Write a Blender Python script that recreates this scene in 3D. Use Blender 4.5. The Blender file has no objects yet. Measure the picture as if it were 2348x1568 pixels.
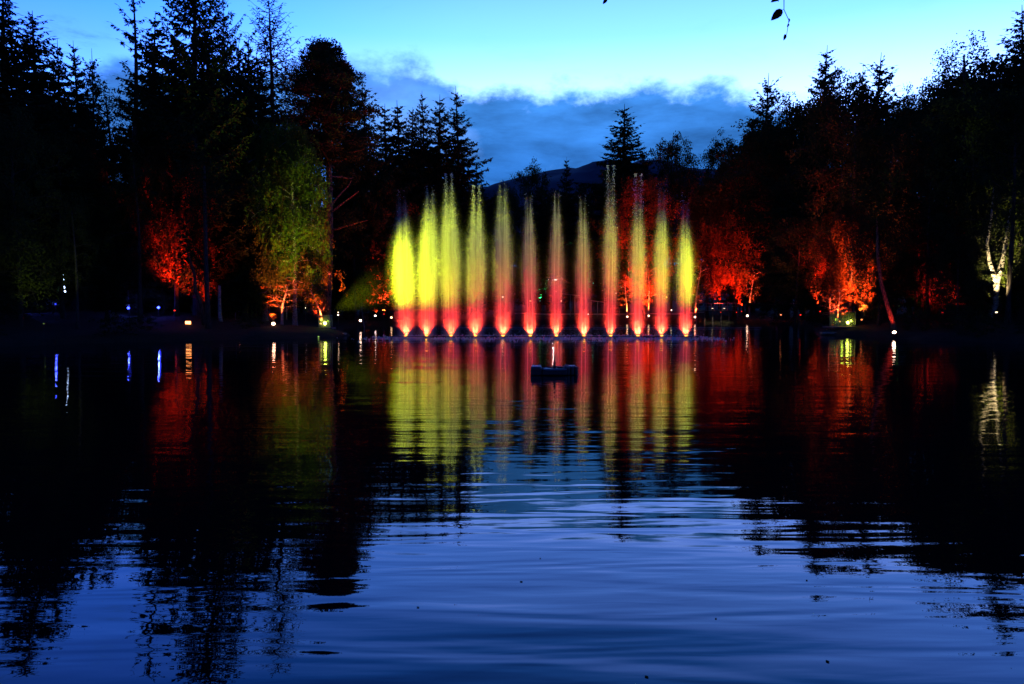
import bpy, math, random
import numpy as np
from mathutils import Vector, Matrix, Euler

# ------------------------------------------------------------------ camera, sky, exposure
sc = bpy.context.scene
col = sc.collection
CAM_H, FOC = 2.2, 1565.0            # eye height above the water, focal length in photo pixels (2347 wide)
PITCH = math.atan(79 / FOC)
cam_d = bpy.data.cameras.new('camera')
cam_d.sensor_width = 36; cam_d.lens = 24.0
cam_d.clip_start = 0.05; cam_d.clip_end = 6000
cam = bpy.data.objects.new('camera', cam_d); col.objects.link(cam)
cam.location = (0, 0, CAM_H); cam.rotation_euler = (math.pi / 2 - PITCH, 0, 0)
sc.camera = cam
sc.view_settings.view_transform = 'Standard'
sc.view_settings.look = 'None'
sc.view_settings.exposure = 0.0
sc.view_settings.gamma = 1.0
sc.view_settings.use_curve_mapping = False
cy = sc.cycles
cy.max_bounces = 5; cy.diffuse_bounces = 1; cy.glossy_bounces = 2; cy.transmission_bounces = 4
cy.transparent_max_bounces = 8; cy.volume_bounces = 0
cy.sample_clamp_indirect = 4.0; cy.sample_clamp_direct = 0.0
cy.use_denoising = True
cy.use_light_tree = True
cy.caustics_reflective = False; cy.caustics_refractive = False
cy.volume_step_rate = 1.0; cy.volume_max_steps = 96

def at(px, py, Y):
    """point at depth Y seen at photo pixel (px, py), 2347 px wide frame"""
    a = (px - 1173.5) / FOC; b = (784 - py) / FOC
    s = Y / (math.cos(PITCH) + b * math.sin(PITCH))
    return Vector((s * a, Y, CAM_H + s * (b * math.cos(PITCH) - math.sin(PITCH))))

# small node helper
class N:
    def __init__(s, tree):
        s.t = tree; s.n = tree.nodes; s.l = tree.links
    def node(s, typ, **kw):
        n = s.n.new(typ)
        for k, v in kw.items(): setattr(n, k, v)
        return n
    def put(s, sock, v):
        if hasattr(v, 'is_linked') or isinstance(v, bpy.types.NodeSocket): s.l.new(v, sock)
        elif v is not None: sock.default_value = v
    def math(s, op, a, b=None, c=None, clamp=False):
        n = s.node('ShaderNodeMath', operation=op, use_clamp=clamp)
        for i, v in enumerate((a, b, c)):
            if v is not None: s.put(n.inputs[i], v)
        return n.outputs[0]
    def mix(s, f, a, b, blend='MIX'):
        n = s.node('ShaderNodeMix', data_type='RGBA', blend_type=blend)
        s.put(n.inputs[0], f); s.put(n.inputs[6], a); s.put(n.inputs[7], b)
        return n.outputs[2]
    def ramp(s, f, stops, interp='LINEAR'):
        n = s.node('ShaderNodeValToRGB'); r = n.color_ramp; r.interpolation = interp
        while len(r.elements) > 1: r.elements.remove(r.elements[-1])
        for i, (p, c) in enumerate(stops):
            e = r.elements[0] if i == 0 else r.elements.new(p)
            e.position = p
            e.color = (c, c, c, 1) if isinstance(c, (int, float)) else (c[0], c[1], c[2], 1)
        s.put(n.inputs[0], f)
        return n.outputs[0]
    def noise(s, vec, scale, detail=3, rough=0.5, dist=0.0):
        n = s.node('ShaderNodeTexNoise')
        s.put(n.inputs['Vector'], vec)
        n.inputs['Scale'].default_value = scale; n.inputs['Detail'].default_value = detail
        n.inputs['Roughness'].default_value = rough; n.inputs['Distortion'].default_value = dist
        return n.outputs['Fac']
    def mapv(s, vec, scale=(1, 1, 1), loc=(0, 0, 0), rot=(0, 0, 0)):
        n = s.node('ShaderNodeMapping')
        s.put(n.inputs[0], vec); n.inputs['Scale'].default_value = scale
        n.inputs['Location'].default_value = loc; n.inputs['Rotation'].default_value = rot
        return n.outputs[0]

def col4(c): return (c[0], c[1], c[2], 1)

world = bpy.data.worlds.new('World'); sc.world = world; world.use_nodes = True
w = N(world.node_tree); w.n.clear()
tc = w.node('ShaderNodeTexCoord').outputs['Generated']
sep = w.node('ShaderNodeSeparateXYZ'); w.l.new(tc, sep.inputs[0])
dx, dy, dz = sep.outputs
az = w.math('ARCTAN2', dx, dy)                         # 0 ahead, + to the right
el = w.math('ARCSINE', dz)
R = math.radians
def elp(py): return math.atan((705 - py) / FOC)
def azp(px): return math.atan((px - 1173.5) / FOC)
eln = w.math('DIVIDE', w.math('MAXIMUM', el, 0.0), R(90), clamp=True)
K = 4.4                                                # brightest channel, the ramp holds values up to 1
base = w.ramp(eln, [(el_ / 90, tuple(c_ / K for c_ in rgb)) for el_, rgb in [
    (0, (.85, 1.8, 3.6)), (12, (1.0, 1.8, 4.0)), (16, (.88, 1.6, 4.1)), (18.5, (.60, 1.2, 3.9)), (21, (.36, .98, 3.5)), (24, (.28, .76, 2.9)),
    (27, (.10, .52, 2.2)), (30.5, (.05, .26, 1.25)), (45, (.02, .10, .65)), (90, (.008, .045, .36))]])
# the afterglow lies low and a little to the right; the sky dims away from it
gd = Vector((math.sin(R(14)), math.cos(R(14)), 0.0))
dot = w.node('ShaderNodeVectorMath', operation='DOT_PRODUCT'); w.l.new(tc, dot.inputs[0]); dot.inputs[1].default_value = gd
gf = w.math('MULTIPLY_ADD', dot.outputs['Value'], 0.5, 0.5)
azf = w.ramp(gf, [(0.0, (.05, .08, .16)), (0.5, (.09, .15, .28)), (0.77, (.20, .36, .60)), (0.84, (.28, .50, .80)),
                  (0.90, (.55, .76, .93)), (0.94, (.86, .94, 1)), (0.965, (1, 1, 1)), (1.0, (1, 1, 1))])
clear = w.mix(1.0, base, azf, 'MULTIPLY')
hdr = w.node('ShaderNodeVectorMath', operation='MULTIPLY'); w.l.new(clear, hdr.inputs[0]); hdr.inputs[1].default_value = (K, K, K)
clear = hdr.outputs[0]
# cloud bank: top edge as a function of azimuth, broken up by noise
azn = w.math('MULTIPLY_ADD', az, 1 / (2 * math.pi), 0.5, clamp=True)
def az01(px): return azp(px) / (2 * math.pi) + 0.5
top = [(0.0, 11), (0.2, 9), (az01(-100), 12), (az01(150), 14.0), (az01(300), 16.5), (az01(420), 15.5), (az01(660), 17.6), (az01(800), 18.2),
       (az01(960), 18.6), (az01(1060), 16.6), (az01(1150), 17.0), (az01(1260), 16.8), (az01(1340), 16.6), (az01(1430), 17.3),
       (az01(1500), 17.2), (az01(1545), 15.9), (az01(1600), 16.7), (az01(1670), 16.5), (az01(1730), 15.2), (az01(1900), 13),
       (az01(2200), 14), (az01(2400), 15), (0.8, 9), (1.0, 11)]
ctop = w.math('MULTIPLY', w.ramp(azn, [(p, (v + 1.1) / 30) for p, v in top], 'EASE'), R(30))
cv = w.node('ShaderNodeCombineXYZ'); w.put(cv.inputs[0], az); w.put(cv.inputs[1], w.math('MULTIPLY', el, 1.6)); cv.inputs[2].default_value = 3.7
cvec = cv.outputs[0]
n1 = w.noise(cvec, 15.0, 9, 0.6, 0.05)
n2 = w.noise(cvec, 5.0, 5, 0.55, 0.0)
edge = w.math('ADD', w.math('MULTIPLY', w.math('SUBTRACT', n1, 0.5), 0.10), w.math('MULTIPLY', w.math('SUBTRACT', n2, 0.5), 0.03))
d = w.math('SUBTRACT', w.math('ADD', ctop, edge), el)
mask = w.node('ShaderNodeMapRange', interpolation_type='SMOOTHSTEP')
w.put(mask.inputs['Value'], d); mask.inputs['From Min'].default_value = -0.006; mask.inputs['From Max'].default_value = 0.034
# thinner veil on the left part of the bank
thick = w.ramp(azn, [(az01(500), .85), (az01(900), .84), (az01(1060), .92), (az01(1180), 1.0), (1.0, 1.0)])
n3 = w.noise(w.mapv(cvec, (1, 1, 1), (5, 2, 0)), 6.0, 7, 0.62, 0.4)
fade = w.math('MULTIPLY', thick, w.math('MULTIPLY_ADD', n3, 0.5, 0.82), clamp=True)
m1 = w.math('MULTIPLY', mask.outputs[0], fade, clamp=True)
# loose wisps above the bank
wn = w.noise(w.mapv(cvec, (0.8, 1.5, 1), (1.3, 7.1, 2)), 5.0, 8, 0.66, 0.5)
wm = w.node('ShaderNodeMapRange', interpolation_type='SMOOTHSTEP'); w.put(wm.inputs['Value'], wn)
wm.inputs['From Min'].default_value = 0.55; wm.inputs['From Max'].default_value = 0.75
wz = w.ramp(azn, [(az01(100), .75), (az01(420), .8), (az01(640), .25), (az01(1000), .12), (1.0, .12)])
m2 = w.math('MULTIPLY', wm.outputs[0], wz)
m = w.math('MAXIMUM', m1, m2)
cc = w.ramp(w.math('DIVIDE', w.math('MAXIMUM', el, 0.0), R(24), clamp=True),
            [(0.0, (.014, .095, .40)), (.45, (.028, .17, .58)), (.75, (.055, .27, .80)), (1.0, (.09, .34, .9))])
cn = w.math('MULTIPLY_ADD', w.noise(w.mapv(cvec, (1, 2.2, 1), (3, 3, 3)), 9.0, 8, 0.6, 0.15), 2.0, 0.06)
cvm = w.node('ShaderNodeVectorMath', operation='SCALE'); w.l.new(cc, cvm.inputs[0]); w.put(cvm.inputs['Scale'], cn)
azc = w.ramp(gf, [(0.0, .25), (0.6, .4), (0.9, .8), (0.97, 1.0), (1.0, 1.0)])
ccol = w.mix(1.0, cvm.outputs[0], azc, 'MULTIPLY')
sky_mix = w.mix(m, clear, ccol)
nish = w.node('ShaderNodeTexSky', sky_type='NISHITA'); nish.sun_disc = False
nish.sun_elevation = R(0.5); nish.sun_rotation = R(14); nish.air_density = 1.0; nish.ozone_density = 3.0
nb = w.mix(1.0, nish.outputs[0], (0.0003, 0.002, 0.008, 1), 'MULTIPLY')
add = w.mix(1.0, sky_mix, nb, 'ADD')
bg = w.node('ShaderNodeBackground'); w.l.new(add, bg.inputs[0]); bg.inputs[1].default_value = 1.0
out = w.node('ShaderNodeOutputWorld'); w.l.new(bg.outputs[0], out.inputs[0])

# ------------------------------------------------------------------ materials
def mat(name, color, rough=0.7, metallic=0.0, var=0.0, nscale=8.0, bump=0.0, spec=0.5):
    m = bpy.data.materials.new(name); m.use_nodes = True
    t = N(m.node_tree); b = t.n['Principled BSDF']
    b.inputs['Roughness'].default_value = rough; b.inputs['Metallic'].default_value = metallic
    b.inputs['Specular IOR Level'].default_value = spec
    b.inputs['Base Color'].default_value = col4(color)
    if var or bump:
        o = t.node('ShaderNodeTexCoord').outputs['Object']
        nz = t.noise(o, nscale, 5, 0.6)
        if var:
            t.l.new(t.ramp(nz, [(0.3, tuple(c * (1 - var) for c in color)), (0.7, tuple(min(1, c * (1 + var)) for c in color))]), b.inputs['Base Color'])
        if bump:
            bn = t.node('ShaderNodeBump'); bn.inputs['Strength'].default_value = bump; bn.inputs['Distance'].default_value = 0.02
            t.l.new(nz, bn.inputs['Height']); t.l.new(bn.outputs[0], b.inputs['Normal'])
    return m

def leaf_mat(name, c1, c2, trans=0.35):
    m = bpy.data.materials.new(name); m.use_nodes = True
    t = N(m.node_tree); t.n.clear()
    o = t.node('ShaderNodeTexCoord').outputs['Object']
    oi = t.node('ShaderNodeObjectInfo').outputs['Random']
    nz = t.noise(o, 0.9, 4, 0.65)
    f = t.math('MULTIPLY_ADD', oi, 0.25, nz)
    c = t.ramp(f, [(0.38, c1), (0.85, c2)])
    dn = t.node('ShaderNodeBsdfDiffuse'); t.l.new(c, dn.inputs[0])
    tr = t.node('ShaderNodeBsdfTranslucent'); t.l.new(c, tr.inputs[0])
    mx = t.node('ShaderNodeMixShader'); mx.inputs[0].default_value = trans
    t.l.new(dn.outputs[0], mx.inputs[1]); t.l.new(tr.outputs[0], mx.inputs[2])
    ou = t.node('ShaderNodeOutputMaterial'); t.l.new(mx.outputs[0], ou.inputs[0])
    return m

def emit(name, c, s):
    m = bpy.data.materials.new(name); m.use_nodes = True
    t = N(m.node_tree); t.n.clear()
    e = t.node('ShaderNodeEmission'); e.inputs[0].default_value = col4(c); e.inputs[1].default_value = s
    ou = t.node('ShaderNodeOutputMaterial'); t.l.new(e.outputs[0], ou.inputs[0])
    return m

M = {}
M['needles'] = leaf_mat('spruce_needles', (.012, .024, .010), (.028, .045, .018), 0.12)
M['pine_needles'] = leaf_mat('pine_needles', (.018, .032, .014), (.04, .055, .025), 0.12)
M['leaf_green'] = leaf_mat('birch_leaves_green', (.05, .08, .012), (.12, .15, .02), 0.4)
M['leaf_dark'] = leaf_mat('alder_leaves', (.018, .026, .010), (.045, .050, .016), 0.25)
M['leaf_autumn'] = leaf_mat('autumn_leaves', (.07, .028, .010), (.20, .085, .022), 0.35)
M['dry_leaf'] = leaf_mat('beech_leaf', (.06, .045, .012), (.12, .07, .02), 0.3)

def bark_mat(name, c1, c2, sc_=(3, 3, 1), lo=.4, hi=.6):
    m = bpy.data.materials.new(name); m.use_nodes = True
    t = N(m.node_tree); b = t.n['Principled BSDF']; b.inputs['Roughness'].default_value = .9
    b.inputs['Specular IOR Level'].default_value = .2
    o = t.mapv(t.node('ShaderNodeTexCoord').outputs['Object'], sc_)
    nz = t.noise(o, 4, 6, .65)
    t.l.new(t.ramp(nz, [(lo, c1), (hi, c2)]), b.inputs['Base Color'])
    bn = t.node('ShaderNodeBump'); bn.inputs['Strength'].default_value = .8; bn.inputs['Distance'].default_value = .05
    t.l.new(nz, bn.inputs['Height']); t.l.new(bn.outputs[0], b.inputs['Normal'])
    return m
M['bark'] = bark_mat('dark_bark', (.02, .015, .012), (.07, .055, .045), (4, 4, .8))
M['bark_pine'] = bark_mat('scots_pine_bark', (.06, .03, .02), (.28, .12, .06), (3, 3, 1))
M['bark_birch'] = bark_mat('birch_bark', (.05, .04, .035), (.34, .31, .27), (1.2, 1.2, 5), .38, .55)

mg = bpy.data.materials.new('bank_ground'); mg.use_nodes = True
t = N(mg.node_tree); b = t.n['Principled BSDF']; b.inputs['Roughness'].default_value = .95; b.inputs['Specular IOR Level'].default_value = .15
o = t.node('ShaderNodeTexCoord').outputs['Object']
nz = t.noise(o, .8, 6, .7); nf = t.noise(o, 9, 5, .7)
t.l.new(t.mix(nf, t.ramp(nz, [(.35, (.012, .018, .007)), (.65, (.04, .035, .018))]), (.03, .022, .014, 1)), b.inputs['Base Color'])
bn = t.node('ShaderNodeBump'); bn.inputs['Strength'].default_value = 1; bn.inputs['Distance'].default_value = .15
t.l.new(nf, bn.inputs['Height']); t.l.new(bn.outputs[0], b.inputs['Normal'])
M['ground'] = mg
M['hill'] = mat('heather_hill', (.035, .04, .05), .95, var=.45, nscale=.012, spec=.1)

# water: dark, clear, long low ripples
mw = bpy.data.materials.new('loch_water'); mw.use_nodes = True
t = N(mw.node_tree); b = t.n['Principled BSDF']
b.inputs['Base Color'].default_value = (.0008, .0015, .003, 1); b.inputs['Roughness'].default_value = .010
b.inputs['IOR'].default_value = 1.36; b.inputs['Specular Tint'].default_value = (.9, .97, 1, 1)
o = t.node('ShaderNodeTexCoord').outputs['Object']
patch = t.noise(t.mapv(o, (.05, .12, 1)), 1.0, 3, .5)
w1 = t.noise(t.mapv(o, (.30, 1.0, 1), rot=(0, 0, .06)), 1.0, 2, .45, .25)
w2 = t.noise(t.mapv(o, (.42, 2.5, 1), (3, 1, 0), (0, 0, -.05)), 1.0, 2, .5, .3)
w3 = t.noise(t.mapv(o, (.12, .33, 1), (9, 5, 0), (0, 0, .22)), 1.0, 2, .4, .1)
amp2 = t.math('MULTIPLY', w2, t.math('MULTIPLY_ADD', patch, 1.05, -0.08))
w4 = t.noise(t.mapv(o, (1.3, 6.5, 1), (2, 7, 0)), 1.0, 2, .5, .3)
amp2 = t.math('ADD', amp2, t.math('MULTIPLY', w4, t.math('MULTIPLY_ADD', patch, .22, -.06)))
h = t.math('ADD', t.math('ADD', t.math('MULTIPLY', w1, .55), amp2), t.math('MULTIPLY', w3, 1.2))
bn = t.node('ShaderNodeBump'); bn.inputs['Strength'].default_value = 1.0; bn.inputs['Distance'].default_value = 0.026
t.l.new(h, bn.inputs['Height']); t.l.new(bn.outputs[0], b.inputs['Normal'])
M['water'] = mw
M['black_plastic'] = mat('black_plastic', (.012, .013, .016), .45, var=.3, nscale=14)
M['grey_metal'] = mat('grey_metal', (.18, .18, .2), .45, .8, var=.2)
M['dark_metal'] = mat('dark_metal', (.03, .03, .035), .5, .6)
M['pale_edge'] = mat('pale_plastic', (.3, .32, .36), .4)
M['wood'] = mat('weathered_wood', (.12, .09, .07), .85, var=.4, nscale=5, bump=.4)
M['stone'] = mat('pale_path_grit', (.25, .2, .15), .95, var=.3, nscale=4)
M['canvas'] = mat('stall_canvas', (.5, .5, .52), .8, var=.1)
foam = bpy.data.materials.new('foam_and_droplets'); foam.use_nodes = True
t = N(foam.node_tree); t.n.clear()
dn = t.node('ShaderNodeBsdfDiffuse'); dn.inputs[0].default_value = (.6, .6, .62, 1)
tr = t.node('ShaderNodeBsdfTranslucent'); tr.inputs[0].default_value = (.8, .82, .85, 1)
mx = t.node('ShaderNodeMixShader'); mx.inputs[0].default_value = .5
t.l.new(dn.outputs[0], mx.inputs[1]); t.l.new(tr.outputs[0], mx.inputs[2])
ou = t.node('ShaderNodeOutputMaterial'); t.l.new(mx.outputs[0], ou.inputs[0])
M['foam'] = foam
glass = bpy.data.materials.new('clear_panel'); glass.use_nodes = True
t = N(glass.node_tree); t.n.clear()
gl = t.node('ShaderNodeBsdfGlossy'); gl.inputs['Roughness'].default_value = .15; gl.inputs[0].default_value = (.8, .85, .8, 1)
tp = t.node('ShaderNodeBsdfTransparent'); tp.inputs[0].default_value = (.9, .95, .88, 1)
di = t.node('ShaderNodeBsdfTranslucent'); di.inputs[0].default_value = (.6, .65, .55, 1)
m1_ = t.node('ShaderNodeMixShader'); m1_.inputs[0].default_value = .10
m2_ = t.node('ShaderNodeMixShader'); m2_.inputs[0].default_value = .08
t.l.new(tp.outputs[0], m1_.inputs[1]); t.l.new(di.outputs[0], m1_.inputs[2])
t.l.new(m1_.outputs[0], m2_.inputs[1]); t.l.new(gl.outputs[0], m2_.inputs[2])
ou = t.node('ShaderNodeOutputMaterial'); t.l.new(m2_.outputs[0], ou.inputs[0])
M['glass'] = glass

# ------------------------------------------------------------------ mesh helpers
class MB:
    def __init__(s): s.v = []; s.f = []; s.nv = 0
    def add(s, v, f):
        v = np.asarray(v, dtype=np.float64).reshape(-1, 3)
        s.v.append(v); s.f += [tuple(i + s.nv for i in q) for q in f]; s.nv += len(v)
    def box(s, c, d, rz=0.0, bevel=0.0):
        x, y, z = d[0] / 2, d[1] / 2, d[2] / 2
        b = min(bevel, x * .9, y * .9, z * .9)
        pts = []
        if b <= 0:
            for sx, sy, sz in [(-1,-1,-1),(1,-1,-1),(1,1,-1),(-1,1,-1),(-1,-1,1),(1,-1,1),(1,1,1),(-1,1,1)]:
                pts.append((sx * x, sy * y, sz * z))
            f = [(0,3,2,1),(4,5,6,7),(0,1,5,4),(1,2,6,5),(2,3,7,6),(3,0,4,7)]
        else:
            f = []
            rings = [(-z, b), (-z + b, 0), (z - b, 0), (z, b)]
            for zz, k in rings:
                for (ax, ay) in [(-1,-1),(1,-1),(1,1),(-1,1)]:
                    X, Y_ = x - k, y - k
                    if (ax * ay) > 0: pts += [(ax * X, ay * (Y_ - b), zz), (ax * (X - b), ay * Y_, zz)]
                    else: pts += [(ax * (X - b), ay * Y_, zz), (ax * X, ay * (Y_ - b), zz)]
            for r in range(3):
                for k in range(8):
                    a = r * 8 + k; c2 = r * 8 + (k + 1) % 8
                    f.append((a, c2, c2 + 8, a + 8))
            f.append(tuple(range(7, -1, -1))); f.append(tuple(range(24, 32)))
        p = np.array(pts); cr, sr = math.cos(rz), math.sin(rz)
        q = np.stack([p[:, 0] * cr - p[:, 1] * sr, p[:, 0] * sr + p[:, 1] * cr, p[:, 2]], 1) + np.array(c)
        s.add(q, f)
    def tube(s, pts, rad, n=6, cap=True):
        pts = [Vector(p) for p in pts]; m = len(pts)
        if isinstance(rad, (int, float)): rad = [rad] * m
        V = []; ref = None
        for i, p in enumerate(pts):
            d = (pts[min(i + 1, m - 1)] - pts[max(i - 1, 0)]).normalized()
            if ref is None:
                ref = d.orthogonal().normalized()
            a = (ref - d * ref.dot(d)).normalized(); ref = a; b_ = d.cross(a)
            for k in range(n):
                t_ = 2 * math.pi * k / n
                V.append(p + (a * math.cos(t_) + b_ * math.sin(t_)) * rad[i])
        f = []
        for i in range(m - 1):
            for k in range(n):
                k2 = (k + 1) % n
                f.append((i * n + k, i * n + k2, (i + 1) * n + k2, (i + 1) * n + k))
        if cap: f.append(tuple(range(n - 1, -1, -1))); f.append(tuple(range((m - 1) * n, m * n)))
        s.add([tuple(v) for v in V], f)
    def lathe(s, prof, n=12, c=(0, 0, 0)):
        V = []; f = []
        for r, z in prof:
            for k in range(n):
                t_ = 2 * math.pi * k / n; V.append((c[0] + r * math.cos(t_), c[1] + r * math.sin(t_), c[2] + z))
        m = len(prof)
        for i in range(m - 1):
            for k in range(n):
                k2 = (k + 1) % n; f.append((i * n + k, i * n + k2, (i + 1) * n + k2, (i + 1) * n + k))
        f.append(tuple(range(n - 1, -1, -1))); f.append(tuple(range((m - 1) * n, m * n)))
        s.add(V, f)
    def diamonds(s, P, A, B):
        """many leaf quads: start P, length A, half width B (arrays n x 3)"""
        P, A, B = (np.asarray(q, dtype=np.float64).reshape(-1, 3) for q in (P, A, B))
        n = len(P)
        V = np.stack([P, P + A * .45 + B, P + A, P + A * .45 - B], 1).reshape(-1, 3)
        base_ = s.nv + np.arange(n)[:, None] * 4 + np.arange(4)[None, :]
        s.v.append(V); s.nv += len(V)
        s.f.append(base_)           # ndarray block
    def mesh(s, name, smooth=False):
        V = np.concatenate(s.v) if s.v else np.zeros((0, 3))
        me = bpy.data.meshes.new(name)
        loops = []; sizes = []
        for q in s.f:
            if isinstance(q, np.ndarray): loops.append(q.ravel()); sizes.append(np.full(len(q), 4))
            else: loops.append(np.array(q)); sizes.append(np.array([len(q)]))
        L = np.concatenate(loops).astype(np.int32); S = np.concatenate(sizes).astype(np.int32)
        me.vertices.add(len(V)); me.vertices.foreach_set('co', V.astype(np.float32).ravel())
        me.loops.add(len(L)); me.loops.foreach_set('vertex_index', L)
        me.polygons.add(len(S)); st = np.concatenate([[0], np.cumsum(S)[:-1]]).astype(np.int32)
        me.polygons.foreach_set('loop_start', st)
        try: me.polygons.foreach_set('loop_total', S)
        except Exception: pass
        me.polygons.foreach_set('use_smooth', np.full(len(S), smooth))
        me.update(calc_edges=True); me.validate()
        return me
    def build(s, name, material, parent=None, smooth=False):
        me = s.mesh(name, smooth); me.materials.append(material)
        o = bpy.data.objects.new(name, me); col.objects.link(o)
        if parent: o.parent = parent
        return o

def empty(name, loc=(0, 0, 0), rz=0.0):
    o = bpy.data.objects.new(name, None); col.objects.link(o)
    o.location = loc; o.rotation_euler = (0, 0, rz); o.empty_display_size = .3
    return o
def tag(o, label=None, cat=None, group=None, kind=None):
    if label: o['label'] = label
    if cat: o['category'] = cat
    if group: o['group'] = group
    if kind: o['kind'] = kind
    return o
def copy_tree(o, parent=None):
    c = o.copy(); col.objects.link(c)
    if parent: c.parent = parent
    for ch in list(o.children): copy_tree(ch, c)
    return c
def linked_copy(root, name=None): return copy_tree(root)

# ------------------------------------------------------------------ the pond and its banks
SHORE = [(-4, 1.2), (-14, 2), (-26, 8), (-35, 20), (-35, 30), (-29.5, 37.5), (-26.5, 41), (-23.5, 43.5), (-20, 45.5), (-16.5, 47.5), (-13.4, 50.5),
         (-12.8, 53), (-14.5, 58), (-17, 66), (-17.5, 76), (-15.5, 86), (-10, 95), (0, 99), (12, 100), (24, 99), (33, 96),
         (36, 88), (33, 78), (30, 68), (27, 60), (24.6, 55.5), (25.4, 53), (27.5, 50.5), (27.2, 48.5), (27.6, 46), (29.5, 43.5), (32, 40), (37, 32),
         (38, 20), (30, 9), (16, 3), (4, 1.2)]
SP = np.array(SHORE)
def shore_dist(X, Y):
    """signed distance to the shoreline, positive on land"""
    X = np.asarray(X, float); Y = np.asarray(Y, float)
    best = np.full(X.shape, 1e9); inside = np.zeros(X.shape, bool); n = len(SP)
    for i in range(n):
        x1, y1 = SP[i]; x2, y2 = SP[(i + 1) % n]
        ex, ey = x2 - x1, y2 - y1
        tt = np.clip(((X - x1) * ex + (Y - y1) * ey) / (ex * ex + ey * ey), 0, 1)
        best = np.minimum(best, np.hypot(X - x1 - tt * ex, Y - y1 - tt * ey))
        cond = ((y1 > Y) != (y2 > Y))
        with np.errstate(divide='ignore', invalid='ignore'):
            xi = (x2 - x1) * (Y - y1) / (y2 - y1) + x1
        inside ^= cond & (X < xi)
    return np.where(inside, -best, best)
def ground_z(X, Y):
    d = shore_dist(X, Y)
    X = np.asarray(X, float); Y = np.asarray(Y, float)
    wob = .35 * np.sin(X * .9 + Y * .35) + .25 * np.sin(Y * 1.3 - X * .5)
    d2 = d + wob * .5
    z = np.where(d2 > 0, .38 * (1 - np.exp(-np.maximum(d2, 0) / .35)) + .10 * np.minimum(np.maximum(d2, 0), 14) + .17 * np.clip(d2 - 16, 0, 70) + .03 * np.maximum(d2 - 86, 0),
                 np.maximum(d2 * .5, -2.0))
    z = z + np.where(d2 > 1, .10 * np.sin(X * .7) * np.sin(Y * .6 + 1) * np.minimum(d2 / 6, 1.5), 0)
    return np.minimum(z, 26 + 0 * z)
def gz(x, y): return float(ground_z(np.array([x]), np.array([y]))[0])

def axis(lo, hi, step, far):
    a = list(np.arange(lo, hi + 1e-6, step)); s_ = step; u = [hi]; v = [lo]
    while u[-1] < far: s_ *= 1.22; u.append(u[-1] + s_)
    s_ = step
    while v[-1] > -far: s_ *= 1.22; v.append(v[-1] - s_)
    return np.array(sorted(set(v[1:])) + a + u[1:])
gx, gy = axis(-50, 50, .8, 3200), axis(-6, 112, .8, 3200)
GX, GY = np.meshgrid(gx, gy); GZ = ground_z(GX, GY)
nx, ny = len(gx), len(gy)
g = MB(); idx = np.arange(nx * ny).reshape(ny, nx)
g.v.append(np.stack([GX.ravel(), GY.ravel(), GZ.ravel()], 1)); g.nv = nx * ny
g.f.append(np.stack([idx[:-1, :-1].ravel(), idx[:-1, 1:].ravel(), idx[1:, 1:].ravel(), idx[1:, :-1].ravel()], 1))
tag(g.build('ground', M['ground'], smooth=True), kind='structure')

g = MB(); g.add([(-48, -4, 0), (48, -4, 0), (48, 108, 0), (-48, 108, 0)], [(0, 1, 2, 3)])
tag(g.build('water', M['water']), kind='structure')

# distant moorland hill
rng = np.random.default_rng(4)
ridge = [(600, 520), (900, 470), (1040, 440), (1150, 408), (1230, 383), (1290, 376), (1340, 368), (1380, 366), (1450, 363), (1520, 366), (1580, 370), (1640, 378), (1760, 400), (1900, 430), (2400, 540)]
HX = np.linspace(-900, 1500, 150); HY = np.linspace(900, 1750, 46)
rx = np.array([at(p, q, 1400).x for p, q in ridge]); rz_ = np.array([at(p, q + 14, 1400).z for p, q in ridge])
hx, hy = np.meshgrid(HX, HY)
hr = np.interp(hx, rx, rz_)
prof = np.clip(1 - ((hy - 1400) / 560) ** 2, 0, 1) ** .8
hz_ = hr * prof + (6 * np.sin(hx * .021 + hy * .013) + 4 * np.sin(hx * .05 - hy * .03) + rng.normal(0, 1.1, hx.shape)) * prof - 12
n1_, n2_ = len(HX), len(HY); idx = np.arange(n1_ * n2_).reshape(n2_, n1_)
g = MB(); g.v.append(np.stack([hx.ravel(), hy.ravel(), hz_.ravel()], 1)); g.nv = n1_ * n2_
g.f.append(np.stack([idx[:-1, :-1].ravel(), idx[:-1, 1:].ravel(), idx[1:, 1:].ravel(), idx[1:, :-1].ravel()], 1))
tag(g.build('hill', M['hill'], smooth=True), kind='structure')

# ------------------------------------------------------------------ trees
def unit(v): return v / np.maximum(np.linalg.norm(v, axis=-1, keepdims=True), 1e-9)

def make_tree_obj(name, trunk_mb, bark, crown_mb, leaf):
    root = empty(name)
    trunk_mb.build('trunk', bark, root, smooth=True)
    c = crown_mb.build('crown', leaf, root)
    return root

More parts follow.
